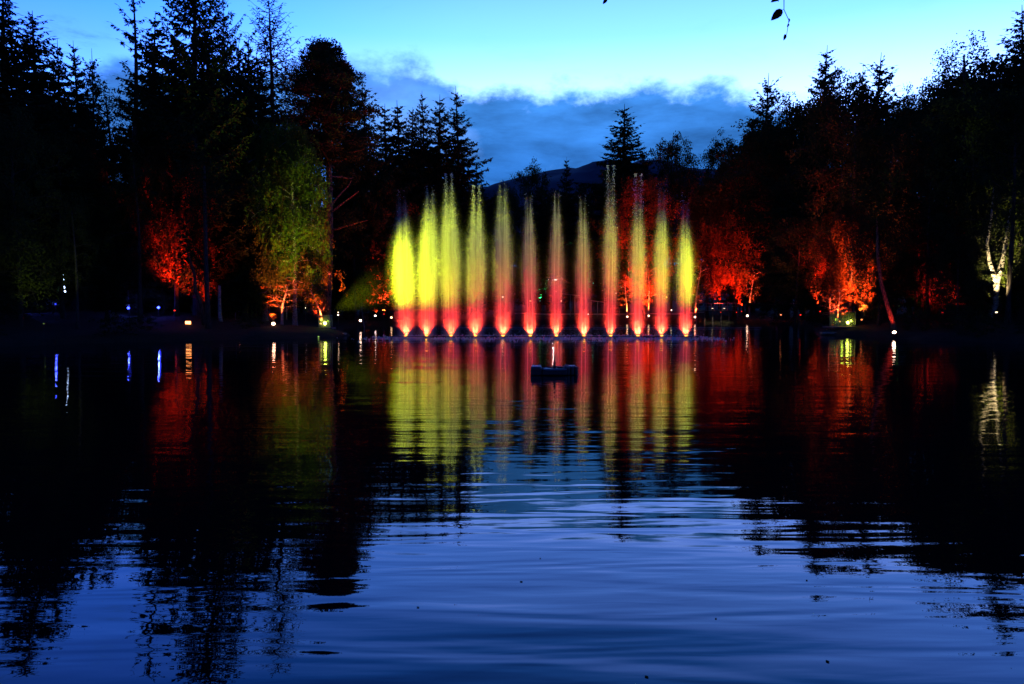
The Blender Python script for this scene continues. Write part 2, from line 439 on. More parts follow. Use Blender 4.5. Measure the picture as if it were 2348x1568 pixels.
def conifer(name, seed, H=20, Rb=3.2, whorl=.42, nb=6, bare=.06, droop=.28, sparse=0.0, gap=.0, power=.85, twig=.55, bark='bark', leaf='needles', lean=0, arms=0, up=.12, thin=1.0):
    r = random.Random(seed); rn = np.random.default_rng(seed)
    T = MB(); C = MB()
    ph = r.random() * 6
    def cx_(z): return lean * z / H + .10 * math.sin(z * .35 + ph), .10 * math.cos(z * .3 + ph)
    zs = np.linspace(0, H, 12)
    T.tube([(*cx_(z), z - (.4 if z == 0 else 0)) for z in zs], [max(.012, .021 * H * .75 * (1 - z / H) ** .9 + .012) * (1.35 if z == 0 else 1) for z in zs], 8)
    z = H * bare + .3
    while z < H - .55:
        tt = z / H
        k = max(3, int(nb * (1.0 if tt < .9 else .7)))
        a0 = r.random() * 6.28
        for j in range(k):
            if r.random() < gap: continue
            a = a0 + j * 6.283 / k + r.uniform(-.35, .35)
            L = Rb * ((1 - tt) ** power) * r.uniform(.62, 1.12) + .22 * (1 - tt) + .10
            if r.random() < arms: L *= r.uniform(1.15, 1.45)
            if tt < .3: L *= r.uniform(.55, 1.0)
            z0 = z + r.uniform(-.5, .5) * whorl
            ux, uy = math.cos(a), math.sin(a); sx, sy = -uy, ux
            dr = droop * (1 - tt * .9) + r.uniform(-.08, .08) - (tt > .8) * .25
            bx, by = cx_(z0)
            S = np.linspace(0, 1, 5)
            pts = [(bx + ux * L * s_, by + uy * L * s_, z0 + L * (up * s_ - dr * s_ ** 1.4 + .16 * s_ ** 3)) for s_ in S]
            T.tube(pts, [.012 + .014 * L * (1 - s_) for s_ in S], 3, cap=False)
            step = .17 + sparse * .2
            m = max(3, int(L / step))
            s_ = (np.arange(m) + rn.random(m)) / m
            s_ = np.repeat(s_, 2); side = np.tile([1., -1.], m)
            fin = min(1.0, .30 + (1 - tt) * 1.8)
            tl = np.clip(twig * L * .62 * (1.05 - s_) + .16 * fin, .10 * fin, 1.0) * rn.uniform(.6, 1.2, 2 * m)
            P = np.stack([bx + ux * L * s_, by + uy * L * s_, z0 + L * (up * s_ - dr * s_ ** 1.4 + .16 * s_ ** 3)], 1)
            D = np.stack([ux * .75 + sx * side * .75, uy * .75 + sy * side * .75, -.28 + rn.normal(0, .14, 2 * m)], 1)
            D = unit(D + rn.normal(0, .12, D.shape))
            # chain of three sprigs per twig, plus hanging side sprays
            nseg = 3
            for q in range(nseg):
                Q = P + D * (tl * q / nseg)[:, None]
                A = unit(D + rn.normal(0, .30, D.shape) + np.array([0, 0, -.12 * q])) * (tl / nseg * 1.6)[:, None]
                Bv = unit(np.cross(A, rn.normal(0, 1, A.shape) + np.array([0, 0, 1.3]))) * rn.uniform(.05, .115, (len(A), 1)) * (1 - .45 * sparse) * thin * (.35 + .65 * fin)
                C.diamonds(Q, A, Bv)
                if sparse < .5:
                    A2 = unit(np.cross(A, Bv) * rn.choice([-1., 1.], (len(A), 1)) * .4 + Bv * rn.choice([-1., 1.], (len(A), 1)) * 14 + np.array([0, 0, -.45]) + A) * rn.uniform(.18, .42, (len(A), 1)) * fin
                    B2 = unit(np.cross(A2, rn.normal(0, 1, A2.shape))) * rn.uniform(.035, .075, (len(A), 1))
                    C.diamonds(Q, A2, B2)
            tipa = np.array([[ux, uy, .1]]) * .3
            C.diamonds([pts[-1]], tipa, [[sx * .04, sy * .04, 0]])
        z += whorl * r.uniform(.7, 1.3) * (1.0 if tt < .85 else .8)
    return make_tree_obj(name, T, M[bark], C, M[leaf])

def broadleaf(name, seed, H=14, W=4.0, base=.22, limbs=26, subs=7, weep=0.0, clump=.75, leaves=46, lsize=.13, bark='bark', leaf='leaf_dark', lean=(0, 0), tr=.012, flat=1.0, top=1.0, forks=0):
    r = random.Random(seed); rn = np.random.default_rng(seed)
    T = MB(); C = MB(); ph = r.random() * 6
    def axis_(z):
        s_ = z / H
        return np.array([lean[0] * s_ + .25 * math.sin(s_ * 5 + ph) * s_, lean[1] * s_ + .25 * math.cos(s_ * 4 + ph) * s_, z])
    zs = np.linspace(0, H * .90, 12)
    T.tube([tuple(axis_(z) - np.array([0, 0, .4 if z == 0 else 0])) for z in zs], [(tr * H * (1 - z / H) ** .8 + .015) * (1.4 if z == 0 else 1) for z in zs], 9)
    for i in range(limbs):
        s_ = base + (1 - base) * ((i + r.random()) / limbs) ** .9
        z0 = H * s_ * .93
        a = i * 2.4 + r.uniform(-.5, .5)
        u = (s_ - base) / (1 - base)
        env = W * (math.sin(math.pi * min(1, (u * .80 + .20))) ** .6) * flat * (top if u > .6 else 1)
        L = env * r.uniform(.55, 1.08) + .3
        rise = (.35 + .7 * u) * r.uniform(.6, 1.2)
        o0 = axis_(z0)
        dirv = np.array([math.cos(a), math.sin(a), 0])
        K = 6; pts = []
        wob = rn.normal(0, .10, (K, 3)).cumsum(0) * .5
        for k in range(K):
            q = k / (K - 1)
            p = o0 + dirv * L * q + np.array([0, 0, L * (rise * q - (.35 + weep * .35) * q * q)]) + wob[k] * (q > 0) * .6
            pts.append(p)
        T.tube([tuple(p) for p in pts], [.012 + tr * .35 * H * (1 - .3 * u) * .28 * (1 - k / K) * min(1, L / 2) for k in range(K)], 5, cap=False)
        for j in range(subs):
            q = r.uniform(.3, 1.0); kf = q * (K - 1); k0 = min(int(kf), K - 2)
            p = pts[k0] + (pts[k0 + 1] - pts[k0]) * (kf - k0)
            d = unit(dirv * .6 + rn.normal(0, .75, 3) + np.array([0, 0, .35]))
            l = r.uniform(.4, 1.25) * (.35 + .18 * W)
            e = p + d * l
            T.tube([tuple(p), tuple(p + d * l * .55 + np.array([0, 0, .05])), tuple(e)], [.014, .01, .005], 3, cap=False)
            if weep > 0:
                ns = r.randint(3, 6)
                for s2 in range(ns):
                    st = p + (e - p) * r.uniform(.3, 1.0) + rn.normal(0, .15, 3)
                    ln = r.uniform(.5, 1.9) * weep
                    n_ = int(leaves * ln / 3.2) + 4
                    tt = rn.random(n_) * ln
                    sway = rn.normal(0, .16, 2)
                    Q = st + np.stack([d[0] * .4 * (1 - np.exp(-tt * 2)) + sway[0] * tt, d[1] * .4 * (1 - np.exp(-tt * 2)) + sway[1] * tt, .08 - tt], 1) + rn.normal(0, .055, (n_, 3))
                    A = unit(rn.normal(0, .5, (n_, 3)) + np.array([0, 0, -.9])) * rn.uniform(.6, 1.3, (n_, 1)) * lsize
                    Bv = unit(np.cross(A, rn.normal(0, 1, (n_, 3)))) * lsize * .36
                    C.diamonds(Q, A, Bv)
            n_ = leaves if weep == 0 else leaves // 3
            rad = clump * r.uniform(.6, 1.2)
            Q = e + unit(rn.normal(0, 1, (n_, 3))) * rad * (rn.random((n_, 1)) ** .45) * np.array([1, 1, .62])
            A = unit(rn.normal(0, 1, (n_, 3)) + np.array([0, 0, -.3])) * rn.uniform(.6, 1.4, (n_, 1)) * lsize
            Bv = unit(np.cross(A, rn.normal(0, 1, (n_, 3)))) * lsize * .42
            C.diamonds(Q, A, Bv)
    return make_tree_obj(name, T, M[bark], C, M[leaf])

def scots_pine(name, seed, H=24):
    r = random.Random(seed); rn = np.random.default_rng(seed)
    T = MB(); C = MB()
    def ax(z): return np.array([.5 * math.sin(z * .13), .2 * math.cos(z * .2), z])
    zs = np.linspace(0, H * .96, 14)
    T.tube([tuple(ax(z) - np.array([0, 0, .4 if z == 0 else 0])) for z in zs], [.36 * (1 - z / H) ** .75 + .03 for z in zs], 10)
    def limb(z0, a, L, rise, pads):
        o0 = ax(z0); d = np.array([math.cos(a), math.sin(a), 0]); pts = []
        wob = rn.normal(0, .14, (6, 3)).cumsum(0)
        for k in range(6):
            q = k / 5; pts.append(o0 + d * L * q + np.array([0, 0, L * (rise * q)]) + wob[k] * .5 * (k > 0))
        T.tube([tuple(p) for p in pts], [.09 * (1 - k / 6) + .02 for k in range(6)], 6, cap=False)
        for _ in range(pads):
            q = r.uniform(.35, 1.05); kf = min(q, .999) * 5; k0 = int(kf)
            c = pts[k0] + (pts[k0 + 1] - pts[k0]) * (kf - k0) + rn.normal(0, .5, 3) * np.array([1, 1, .35]) + np.array([0, 0, .2])
            n_ = 210; rad = r.uniform(.55, 1.05)
            cen = c + unit(rn.normal(0, 1, (n_, 3))) * rad * (rn.random((n_, 1)) ** .4) * np.array([1, 1, .5])
            A = unit(cen - c + np.array([0, 0, .25]) + rn.normal(0, .35, (n_, 3))) * rn.uniform(.16, .30, (n_, 1))
            Bv = unit(np.cross(A, rn.normal(0, 1, (n_, 3)))) * .05
            C.diamonds(cen, A, Bv)
    z = H * .58
    i = 0
    while z < H * .97:
        u = (z / H - .58) / .39
        Rr = 3.6 * (1 - u) ** .55 * (0.75 + .25 * min(1, u * 5)) + .35
        for j in range(4):
            limb(z, i * 2.4 + j * 1.57 + r.uniform(-.3, .3), Rr * r.uniform(.7, 1.1), r.uniform(.05, .28), 4 if Rr > 1.5 else 3)
        z += .52; i += 1
    for z0, a, L, rise, p in [(H * .40, .25, 2.6, .75, 0), (H * .34, -.15, 3.3, .28, 1), (H * .42, .5, 2.0, 1.3, 0), (H * .50, 2.9, 2.3, .2, 2), (H * .53, .9, 2.8, .1, 3)]:
        limb(z0, a, L, rise, p)
    return make_tree_obj(name, T, M['bark_pine'], C, M['pine_needles'])

PR = {}
PR['sp1'] = conifer('spruce_tree', 11, H=20, Rb=4.3, whorl=.44, nb=7, thin=.7, arms=.12)
PR['sp2'] = conifer('spruce_tree', 12, H=20, Rb=4.0, whorl=.44, nb=6, arms=.2, gap=.06)
PR['sp3'] = conifer('spruce_tree', 13, H=16, Rb=3.4, whorl=.42, nb=6, gap=.12, power=.9)
PR['fir'] = conifer('fir_tree', 14, H=24, Rb=5.6, whorl=.66, nb=6, droop=.05, thin=.8, gap=.1, power=.62, up=.42, twig=.5, arms=.15)
PR['arm'] = conifer('spruce_tree', 15, H=20, Rb=6.2, whorl=.52, nb=6, gap=.14, droop=.34, power=1.0, arms=.3, twig=.42)
PR['sparse'] = conifer('fir_tree', 16, H=22, Rb=1.9, whorl=.75, nb=4, gap=.22, droop=.10, sparse=.3, power=.35, twig=.5, arms=.35, lean=.5)
PR['larch'] = conifer('larch_tree', 17, H=22, Rb=3.6, whorl=.38, nb=5, gap=.14, droop=.05, sparse=.6, power=.42, up=.25, twig=.6)
PR['hem'] = conifer('hemlock_tree', 18, H=16, Rb=3.6, whorl=.45, nb=6, gap=.12, droop=.02, up=.3, power=.8, arms=.25, sparse=.2, twig=.4)
PR['bir1'] = broadleaf('birch_tree', 21, H=15, W=3.2, base=.22, limbs=50, subs=8, weep=1.0, leaves=60, lsize=.15, clump=.55, bark='bark_birch', leaf='leaf_green')
PR['bir2'] = broadleaf('birch_tree', 22, H=15, W=3.2, base=.28, limbs=42, subs=8, weep=1.0, leaves=56, lsize=.15, clump=.55, bark='bark', leaf='leaf_autumn')
PR['bir3'] = broadleaf('birch_tree', 23, H=16, W=2.9, base=.3, limbs=24, subs=5, weep=.9, leaves=26, lsize=.12, clump=.4, leaf='leaf_dark')
PR['ald1'] = broadleaf('alder_tree', 24, H=13, W=4.0, base=.14, limbs=34, subs=9, leaves=56, lsize=.15)
PR['ald2'] = broadleaf('alder_tree', 25, H=13, W=3.6, base=.18, limbs=30, subs=9, leaves=52, lsize=.15)
PR['aut'] = broadleaf('autumn_tree', 26, H=12, W=3.6, base=.14, limbs=34, subs=9, leaves=46, lsize=.14, leaf='leaf_autumn')
PR['rowan'] = broadleaf('slender_tree', 27, H=6, W=.9, base=.3, limbs=14, subs=5, leaves=16, lsize=.10, clump=.28, bark='bark_birch', leaf='leaf_autumn', lean=(.3, 0), tr=.014)
PR['bush'] = broadleaf('shrub', 28, H=1.6, W=1.1, base=.05, limbs=14, subs=6, leaves=24, lsize=.10, clump=.3, tr=.012)
PR['pine'] = scots_pine('scots_pine_tree', 29)
PH = {'sp1': 20, 'sp2': 20, 'sp3': 16, 'fir': 24, 'arm': 20, 'sparse': 22, 'larch': 22, 'hem': 16, 'bir1': 15.3, 'bir2': 15.3, 'bir3': 16.3,
      'ald1': 13.4, 'ald2': 13.4, 'aut': 12.4, 'rowan': 6.1, 'bush': 1.9, 'pine': 23.6}
used = set()
def plant(kind, x, y, height, label, cat='tree', group=None, rz=None, wide=1.0, tilt=(0, 0)):
    root = PR[kind]
    if kind in used: root = copy_tree(PR[kind])
    used.add(kind)
    k = height / PH[kind]; rz = random.uniform(0, 6.28) if rz is None else rz
    root.location = (x, y, gz(x, y) - .05); root.scale = (k * wide, k * wide, k)
    root.rotation_euler = (tilt[0], tilt[1], rz)
    tag(root, label, cat, group)
    return root
def skyline(kind, px, py, Y, label, wide=1.0, rz=None, group=None, tilt=(0, 0)):
    p = at(px, py, Y)
    while shore_dist(p.x, Y) < 2.0: Y += 1.0; p = at(px, py, Y)      # always on dry land
    return plant(kind, p.x, Y, p.z - gz(p.x, Y), label, 'tree', group, rz, wide, tilt)

random.seed(5)
# skyline, from the left
skyline('sp1', 6, -50, 50, 'tall dark spruce cut by the left edge of the picture', 1.3)
skyline('sp1', 76, 22, 55, 'broad dark spruce second from the left edge, pointed top against blue sky', 1.35)
skyline('sp3', 128, 88, 62, 'short spruce just right of the broad pointed spruce', .9)
skyline('sp2', 170, 92, 66, 'narrow spruce tip between the short spruce and the thin bare topped one', .9)
skyline('hem', 208, 110, 64, 'thin spiky conifer with a see-through top in the left gap of sky', .75)
skyline('bir3', 250, 165, 68, 'low feathery birch filling the sky gap at upper left', 1.0)
skyline('sparse', 288, -45, 56, 'ragged sparse fir with a few crooked side branches standing free in the sky', 1.0)
skyline('sp2', 352, 26, 60, 'dark spruce leaning on the left side of the giant fir', 1.15)
skyline('fir', 437, -140, 56, 'giant open branched fir running out of the top of the picture', 1.05)
skyline('fir', 512, 0, 62, 'fir with upswept branches just right of the giant fir', .7)
skyline('sp3', 565, 78, 60, 'small dark conifer between the upswept fir and the narrow tall larch', .85)
skyline('larch', 617, -30, 62, 'narrow tall larch with sky showing through its branches', .95)
skyline('pine', 737, 112, 62, 'scots pine with domed layered crown and red lit trunk', 1.05, rz=.1)
skyline('hem', 832, 176, 80, 'spindly conifer poking up beside the domed pine', 1.0)
skyline('sp3', 885, 236, 92, 'small spruce, first of the pointed row right of the pine', 1.2)
skyline('sp3', 912, 230, 92, 'small spruce, second of the pointed row right of the pine', 1.2)
skyline('sp1', 946, 244, 84, 'bushy dark spruce in the middle of the pointed row', 1.15)
skyline('sp2', 968, 208, 86, 'thin tipped spruce rising behind the bushy one in the row', .85)
skyline('sp2', 1006, 216, 82, 'spruce beside the tall long armed one', 1.2)
skyline('arm', 1046, 196, 78, 'tall spruce with long drooping arms at the edge of the open sky', 1.0, rz=2.2)
skyline('sp3', 1095, 372, 76, 'low spruce under the long armed spruce', 1.2)
skyline('ald2', 1214, 372, 118, 'small bushy treetop against the hill left of centre', .6)
skyline('sp3', 1248, 384, 124, 'tiny spruce tip in front of the hill', .7)
skyline('sp3', 1300, 358, 116, 'thin spruce in front of the hill, left of the lone tall one', .85)
skyline('bir3', 1162, 398, 110, 'wispy little tree at the foot of the hill slope', .9)
skyline('sp1', 1430, 238, 112, 'lone tall spruce standing up from the centre against the cloud', 1.55, rz=.7)
skyline('hem', 1478, 330, 112, 'small spire beside the lone tall spruce', .9)
skyline('ald1', 1542, 308, 112, 'rounded bare looking tree right of the lone tall spruce', .62)
skyline('ald2', 1655, 305, 112, 'oval topped tree under the right end of the cloud', .55)
skyline('hem', 1762, 165, 108, 'spiky conifer where the right hand wood begins', 1.15)
skyline('bir3', 1812, 190, 80, 'feathery treetop between the first two spires of the right wood', 1.1)
skyline('sp2', 1893, 103, 80, 'highest narrow spire in the middle of the right wood', 1.1)
skyline('ald1', 1942, 160, 74, 'rounded treetop between the two tall spires of the right wood', .7)
skyline('sp3', 1978, 150, 84, 'slim spruce tip behind the rounded treetop of the right wood', .7)
skyline('hem', 2017, 118, 72, 'open branched conifer spire right of the rounded treetop', 1.15)
skyline('ald2', 2100, 205, 76, 'small tree with sky showing through in the dip of the right wood', .6)
skyline('bir3', 2215, 48, 60, 'tall weeping birch silhouette near the upper right corner', 1.1)
skyline('bir3', 2160, 140, 64, 'lower weeping birch shoulder left of the tall birch silhouette', 1.1)
skyline('sp1', 2347, 8, 56, 'dark spruce cut by the right edge of the picture', 1.2)
# middle rows that fill the wood
G = 'trees filling the dark wood'
for px, py, Y, k, wd, lab in [
    (398, 60, 66, 'sp1', 1.1, 'tall black spruce close behind the left side of the giant fir'),
    (472, 50, 68, 'sp2', 1.3, 'tall black spruce close behind the right side of the giant fir'),
    (548, 98, 68, 'sp1', 1.1, 'black spruce behind the small dark conifer'),
    (590, 120, 72, 'sp2', 1.2, 'black spruce at the foot of the narrow larch top'),
    (665, 255, 76, 'sp1', 1.2, 'black spruce half hidden left of the domed pine'),
    (790, 250, 84, 'sp1', 1.3, 'black spruce half hidden right of the domed pine'),
    (2140, 215, 70, 'ald1', 1.2, 'black leafy tree closing the dip of the right wood'),
    (2270, 120, 66, 'ald2', 1.1, 'black leafy tree under the weeping birch silhouettes'),
    (1725, 265, 106, 'sp1', 1.2, 'black spruce at the front slope of the right wood'),
    (330, 215, 66, 'sp1', 1.3, 'black spruce backing the sparse fir at its right'),
    (405, 180, 68, 'sp1', 1.4, 'black spruce backing the giant fir'),
    (480, 200, 68, 'sp1', 1.3, 'black spruce behind the upswept fir'),
    (560, 215, 70, 'sp1', 1.2, 'black spruce behind the narrow larch'),
    (640, 280, 70, 'ald1', 1.0, 'black leafy tree between larch and domed pine'),
    (1000, 330, 96, 'sp1', 1.4, 'black spruce closing the gap under the pointed row'),
    (1800, 260, 84, 'ald1', 1.1, 'black leafy tree filling the start of the right wood'),
    (1960, 230, 80, 'ald2', 1.1, 'black leafy tree filling the gap between the two tall spires'),
    (2210, 180, 66, 'ald1', 1.0, 'black leafy tree backing the birch silhouettes'),
    (2300, 150, 62, 'ald2', 1.0, 'black leafy tree between birch silhouette and right edge spruce'),
    (30, 240, 44, 'ald1', .75, 'faintly green round tree at the far left above the water'),
    (130, 300, 50, 'ald2', .9, 'dull green tree in the dark left wood below the spruces'),
    (235, 290, 55, 'ald1', .8, 'black leafy tree left of the red lit branches'),
    (310, 330, 50, 'bir3', .9, 'thin leafed tree at the left border of the red glow'),
    (395, 315, 54, 'bir2', 1.0, 'reddish autumn birch above the red floodlight'),
    (463, 235, 63, 'sp3', 1.0, 'young spruce with greenish tip in front of the giant fir'),
    (555, 290, 58, 'sp1', .8, 'dark spruce left of the green lit birch'),
    (500, 420, 60, 'aut', .8, 'red tinted tree deep behind the young spruce'),
    (810, 330, 72, 'ald2', .7, 'dark tree in the shadow right of the domed pine'),
    (870, 395, 84, 'aut', .9, 'red lit autumn tree left of the first fountain jet'),
    (830, 470, 76, 'aut', .75, 'dim purple red tree between pine and fountain'),
    (930, 380, 96, 'aut', .8, 'dark red tree behind the first two jets'),
    (1010, 400, 100, 'ald1', .8, 'dark tree behind the third jet'),
    (1080, 430, 104, 'ald2', .9, 'dark tree behind the fourth jet'),
    (1150, 440, 106, 'ald1', .8, 'dark tree behind the fifth jet'),
    (1235, 420, 110, 'sp3', 1.2, 'dark spruce with a teal glow behind the sixth jet'),
    (1275, 430, 114, 'ald2', .8, 'dark tree behind the seventh jet'),
    (1345, 415, 116, 'ald1', .8, 'dark tree behind the eighth jet'),
    (1400, 400, 112, 'ald2', .8, 'dark tree behind the ninth jet'),
    (1478, 400, 104, 'aut', .9, 'red lit tree behind the tenth and eleventh jets'),
    (1575, 390, 106, 'ald1', .8, 'dark tree behind the twelfth jet'),
    (1625, 400, 98, 'bir2', .9, 'red lit birch just right of the last jet'),
    (1690, 340, 100, 'bir2', 1.0, 'dark red birch on the left flank of the right wood'),
    (1708, 450, 101, 'aut', .8, 'low red lit tree behind the slim lit trunk'),
    (1765, 270, 108, 'bir2', 1.1, 'broad brownish birch in the right wood'),
    (1850, 215, 72, 'ald1', .85, 'large brownish tree below the highest spire'),
    (1830, 395, 66, 'bir2', .9, 'brown weeping birch with red lit patches'),
    (1960, 225, 66, 'bir3', 1.2, 'large dark weeping tree in the middle of the right wood'),
    (2050, 260, 62, 'ald2', .95, 'black leafy tree left of the dip in the right wood'),
    (2140, 280, 56, 'ald1', .9, 'black leafy tree below the birch silhouettes'),
    (2235, 200, 52, 'ald2', .85, 'black leafy tree right of the dip, near the right edge'),
    (2330, 185, 48, 'ald1', .8, 'dark tree mass at the right edge of the picture'),
    (1780, 520, 68, 'bir3', .75, 'low drooping grey brown tree near the right hand bank'),
]:
    skyline(k, px, py, Y, lab, wd, group=G)
# shore trees that carry light
GREEN = skyline('bir1', 668, 262, 56, 'green lit birch with drooping leaves and orange lit trunk', .85, rz=1.0)
skyline('bir1', 600, 250, 60, 'second green tinted birch close behind the green lit one', .9)
GLOW = skyline('bir2', 1955, 450, 58.5, 'birch with glowing orange leaves above the right glass cabinet', 1.05)
skyline('bir2', 1905, 470, 62, 'red leaved birch left of the glowing orange one', .9)
skyline('bir1', 2285, 330, 51.5, 'leafy birch with sparkling yellow leaves behind the blazing forked trunk', .8)
skyline('aut', 2180, 500, 60, 'dark tree with scattered red berries like leaves left of the white trunk', .9)
skyline('aut', 440, 450, 57, 'low tree with glowing red branches over the red floodlight', 1.15)
# trees behind the front ones, hardly seen: these share labels
random.seed(9)
for i in range(54):
    ang = random.uniform(-1, 1)
    Y = random.uniform(70, 125); X = ang * (Y * .8 + 4)
    if shore_dist(X, Y) < 7: continue
    kd = random.choice(['sp1', 'sp2', 'ald1', 'ald2', 'sp3'])
    pxx = 1173.5 + X / Y * FOC
    if 1130 < pxx < 1700: hgt = random.uniform(9, 13.5); kd = random.choice(['ald1', 'ald2', 'bir3'])
    elif pxx <= 1130: hgt = random.uniform(12, 17)
    else: hgt = random.uniform(12, 17)
    side = 'left' if pxx < 1130 else ('centre' if pxx < 1700 else 'right')
    plant(kd, X, Y, hgt, 'dark tree deep in the unlit wood at the %s, lost behind the front rows' % side, 'tree', 'trees deep in the unlit wood, ' + side)
for X, Y in [(-44, 40), (-40, 46), (-46, 50), (-38, 52), (42, 40), (44, 48), (40, 55), (36, 60), (-30, 60), (-24, 62), (30, 72)]:
    plant(random.choice(['ald1', 'ald2']), X, Y, random.uniform(10, 13), 'dark leafy tree of the unlit wood beside the %s bank' % ('left' if X < 0 else 'right'), 'tree', 'dark leafy trees beside the %s bank' % ('left' if X < 0 else 'right'))

# dense leafy rows along both banks
random.seed(31)
def row(d0, step, hts, kinds, lab, grp, ymin, ymax, cat='tree', wide=1.0, skip=()):
    acc = 0
    for i in range(len(SP)):
        a, b_ = SP[i], SP[(i + 1) % len(SP)]
        L = np.hypot(*(b_ - a)); nrm = np.array([b_[1] - a[1], -(b_[0] - a[0])]) / L
        pos = acc
        while pos < L:
            q = a + (b_ - a) * (pos / L)
            for sgn in (1, -1):
                c = q + nrm * sgn * (d0 + random.uniform(-1, 1))
                if shore_dist(c[0], c[1]) > d0 * .6: break
            else: c = None
            pos += step * random.uniform(.75, 1.25)
            if c is None or not (ymin < c[1] < ymax): continue
            ppx = 1173.5 + c[0] / c[1] * FOC
            if any(l < ppx < r_ for l, r_ in skip): continue
            if ppx < -250 or ppx > 2600: continue
            sd = 'left' if c[0] < -12 else ('right' if c[0] > 24 else 'far')
            plant(random.choice(kinds), c[0], c[1], random.uniform(*hts), lab % sd, cat, (grp % sd), wide=wide)
        acc = pos - L
row(5, 4.2, (6, 9), ['ald1', 'ald2', 'bir3'], 'black leafy tree of the unlit %s bank', 'leafy trees of the unlit %s bank', 30, 92, skip=[(20, 70), (270, 520), (520, 790), (1590, 1740), (1880, 2010), (2240, 2330)])
row(11, 4.5, (8, 12), ['ald1', 'ald2', 'sp3', 'bir3'], 'black tree in the second row of the %s bank', 'trees in the second row of the %s bank', 30, 125, skip=[(350, 530), (1425, 1500), (1590, 1790)])
row(16, 3.6, (3, 5), ['ald1', 'ald2'], 'black thicket tree low in the wood on the %s bank', 'thicket trees low in the wood on the %s bank', 30, 130, wide=1.5)
row(24, 4.5, (9, 13), ['sp1', 'ald2', 'ald1'], 'black tree in the deep wood behind the %s bank', 'trees in the deep wood behind the %s bank', 30, 140, wide=1.1)
# undergrowth on the bank
random.seed(3)
n = len(SP); cnt = 0
for i in range(n):
    a, b_ = SP[i], SP[(i + 1) % n]
    if a[1] < 30 or b_[1] < 30: continue
    L = np.hypot(*(b_ - a)); far = max(a[1], b_[1]) > 85
    k = max(1, int(L / (2.6 if not far else 4)))
    nrm = np.array([b_[1] - a[1], -(b_[0] - a[0])]) / L
    for j in range(k):
        q = a + (b_ - a) * ((j + random.random()) / k)
        off = random.uniform(.9, 3.5)
        for sgn in (1, -1):
            c = q + nrm * off * sgn
            if shore_dist(c[0], c[1]) > .8: break
        bpx = 1173.5 + c[0] / c[1] * FOC
        if any(abs(bpx - q_) < 24 for q_ in (41, 294, 363, 431, 546, 627, 735, 826, 897, 1438, 1487, 1593, 1713, 2050, 2284)): continue
        if -17 < c[0] < -8 and abs(c[1] - 53) < 5: continue
        if abs(c[0] - 26.5) < 4 and abs(c[1] - 55.5) < 5: continue
        plant('bush', c[0], c[1], random.uniform(.5, 1.5) * (1 if not far else .8), 'small dark shrub on the black water edge', 'shrub', 'shrubs along the water edge', wide=random.uniform(.9, 1.5))

# ------------------------------------------------------------------ lamps
def light(name, kind, loc, target, color, power, parent=None, size=.08, cone=60, blend=.6):
    ld = bpy.data.lights.new(name, kind); ld.color = color; ld.energy = power
    ld.shadow_soft_size = size
    if kind == 'SPOT': ld.spot_size = R(cone); ld.spot_blend = blend
    o = bpy.data.objects.new(name, ld); col.objects.link(o)
    loc = Vector(loc)
    if target is not None:
        q = (Vector(target) - loc).to_track_quat('-Z', 'Y'); o.rotation_euler = q.to_euler()
    o.location = loc
    if parent is not None:
        o.location = loc - parent.location
        o.parent = parent
    return o

EM = {}
def em(c, s):
    k = (c, s)
    if k not in EM: EM[k] = emit('lamp_lens', c, s)
    return EM[k]

def spotlight(loc, target, color, power, label, group, lens=((1, .55, .35), 12), size=.13, cone=60, blend=.7, ground=True, cat='spotlight', face=None, sec=None):
    """round can on a stake, lens facing up at its tree"""
    x, y, z = loc
    root = empty('spotlight', (x, y, z)); tag(root, label, cat, group)
    zg = gz(x, y) - z
    d = (Vector(target) - Vector(loc)).normalized()
    fd = (d * .5 + Vector((-x, -y, 2 - z)).normalized() * .8).normalized() if face is None else Vector(face).normalized()
    m_ = MB(); m_.tube([-fd * size * 1.5, -fd * size * .9, fd * 0.0, fd * size * .12], [size * .55, size * .9, size, size * 1.06], 12); m_.build('housing', M['dark_metal'], root)
    m_ = MB(); m_.tube([(0, 0, min(zg, -.05) - .12), tuple(-fd * size * .7)], size * .16, 5); m_.build('stake', M['dark_metal'], root)
    m_ = MB(); m_.tube([fd * size * .10, fd * size * .20, fd * size * .32], [size * .92, size * .8, size * .35], 12); m_.build('lens', em(*lens), root)
    if power: light('light', 'SPOT', Vector(loc) + d * size * .5 + fd * size * .8, target, color, power, root, size * .8, cone, blend)
    return root

RED = (1, .032, .012); ORA = (1, .16, .035); YEL = (.84, 1.0, .012); BLU = (.05, .08, 1)
gS = 'uplights under the trees'
def bank(px, py, Y):
    p = at(px, py, Y); return (p.x, p.y, max(p.z, gz(p.x, p.y) + .12))
# red floodlight, a boxy one
p = at(431, 740, 50.3)
root = empty('floodlight', p); tag(root, 'boxy floodlight glowing orange red low on the left bank', 'floodlight')
m_ = MB(); m_.box((0, .06, 0), (.46, .12, .30), 0, .02); m_.build('housing', M['dark_metal'], root)
m_ = MB(); m_.box((0, -.012, 0), (.40, .03, .24), 0, .01); m_.build('lens', em((1, .30, .08), 9), root)
m_ = MB(); m_.box((-.2, .08, -.45), (.04, .04, .6)); m_.box((.2, .08, -.45), (.04, .04, .6)); m_.build('bracket', M['dark_metal'], root)
light('light', 'SPOT', p + Vector((.2, .3, .25)), at(440, 540, 56), (1, .045, .01), 8000, root, .15, 62, .8)
spotlight(bank(627, 765, 52), at(640, 640, 53.5), ORA, 9000, 'orange spotlight at the foot of the green lit birch', gS, ((1, .5, .3), 22), .14, 75)
spotlight(bank(546, 703, 62), at(530, 600, 62), RED, 3500, 'small red spotlight deep in the wood left of the green lit birch', gS, ((1, .3, .15), 12), .14, 110)
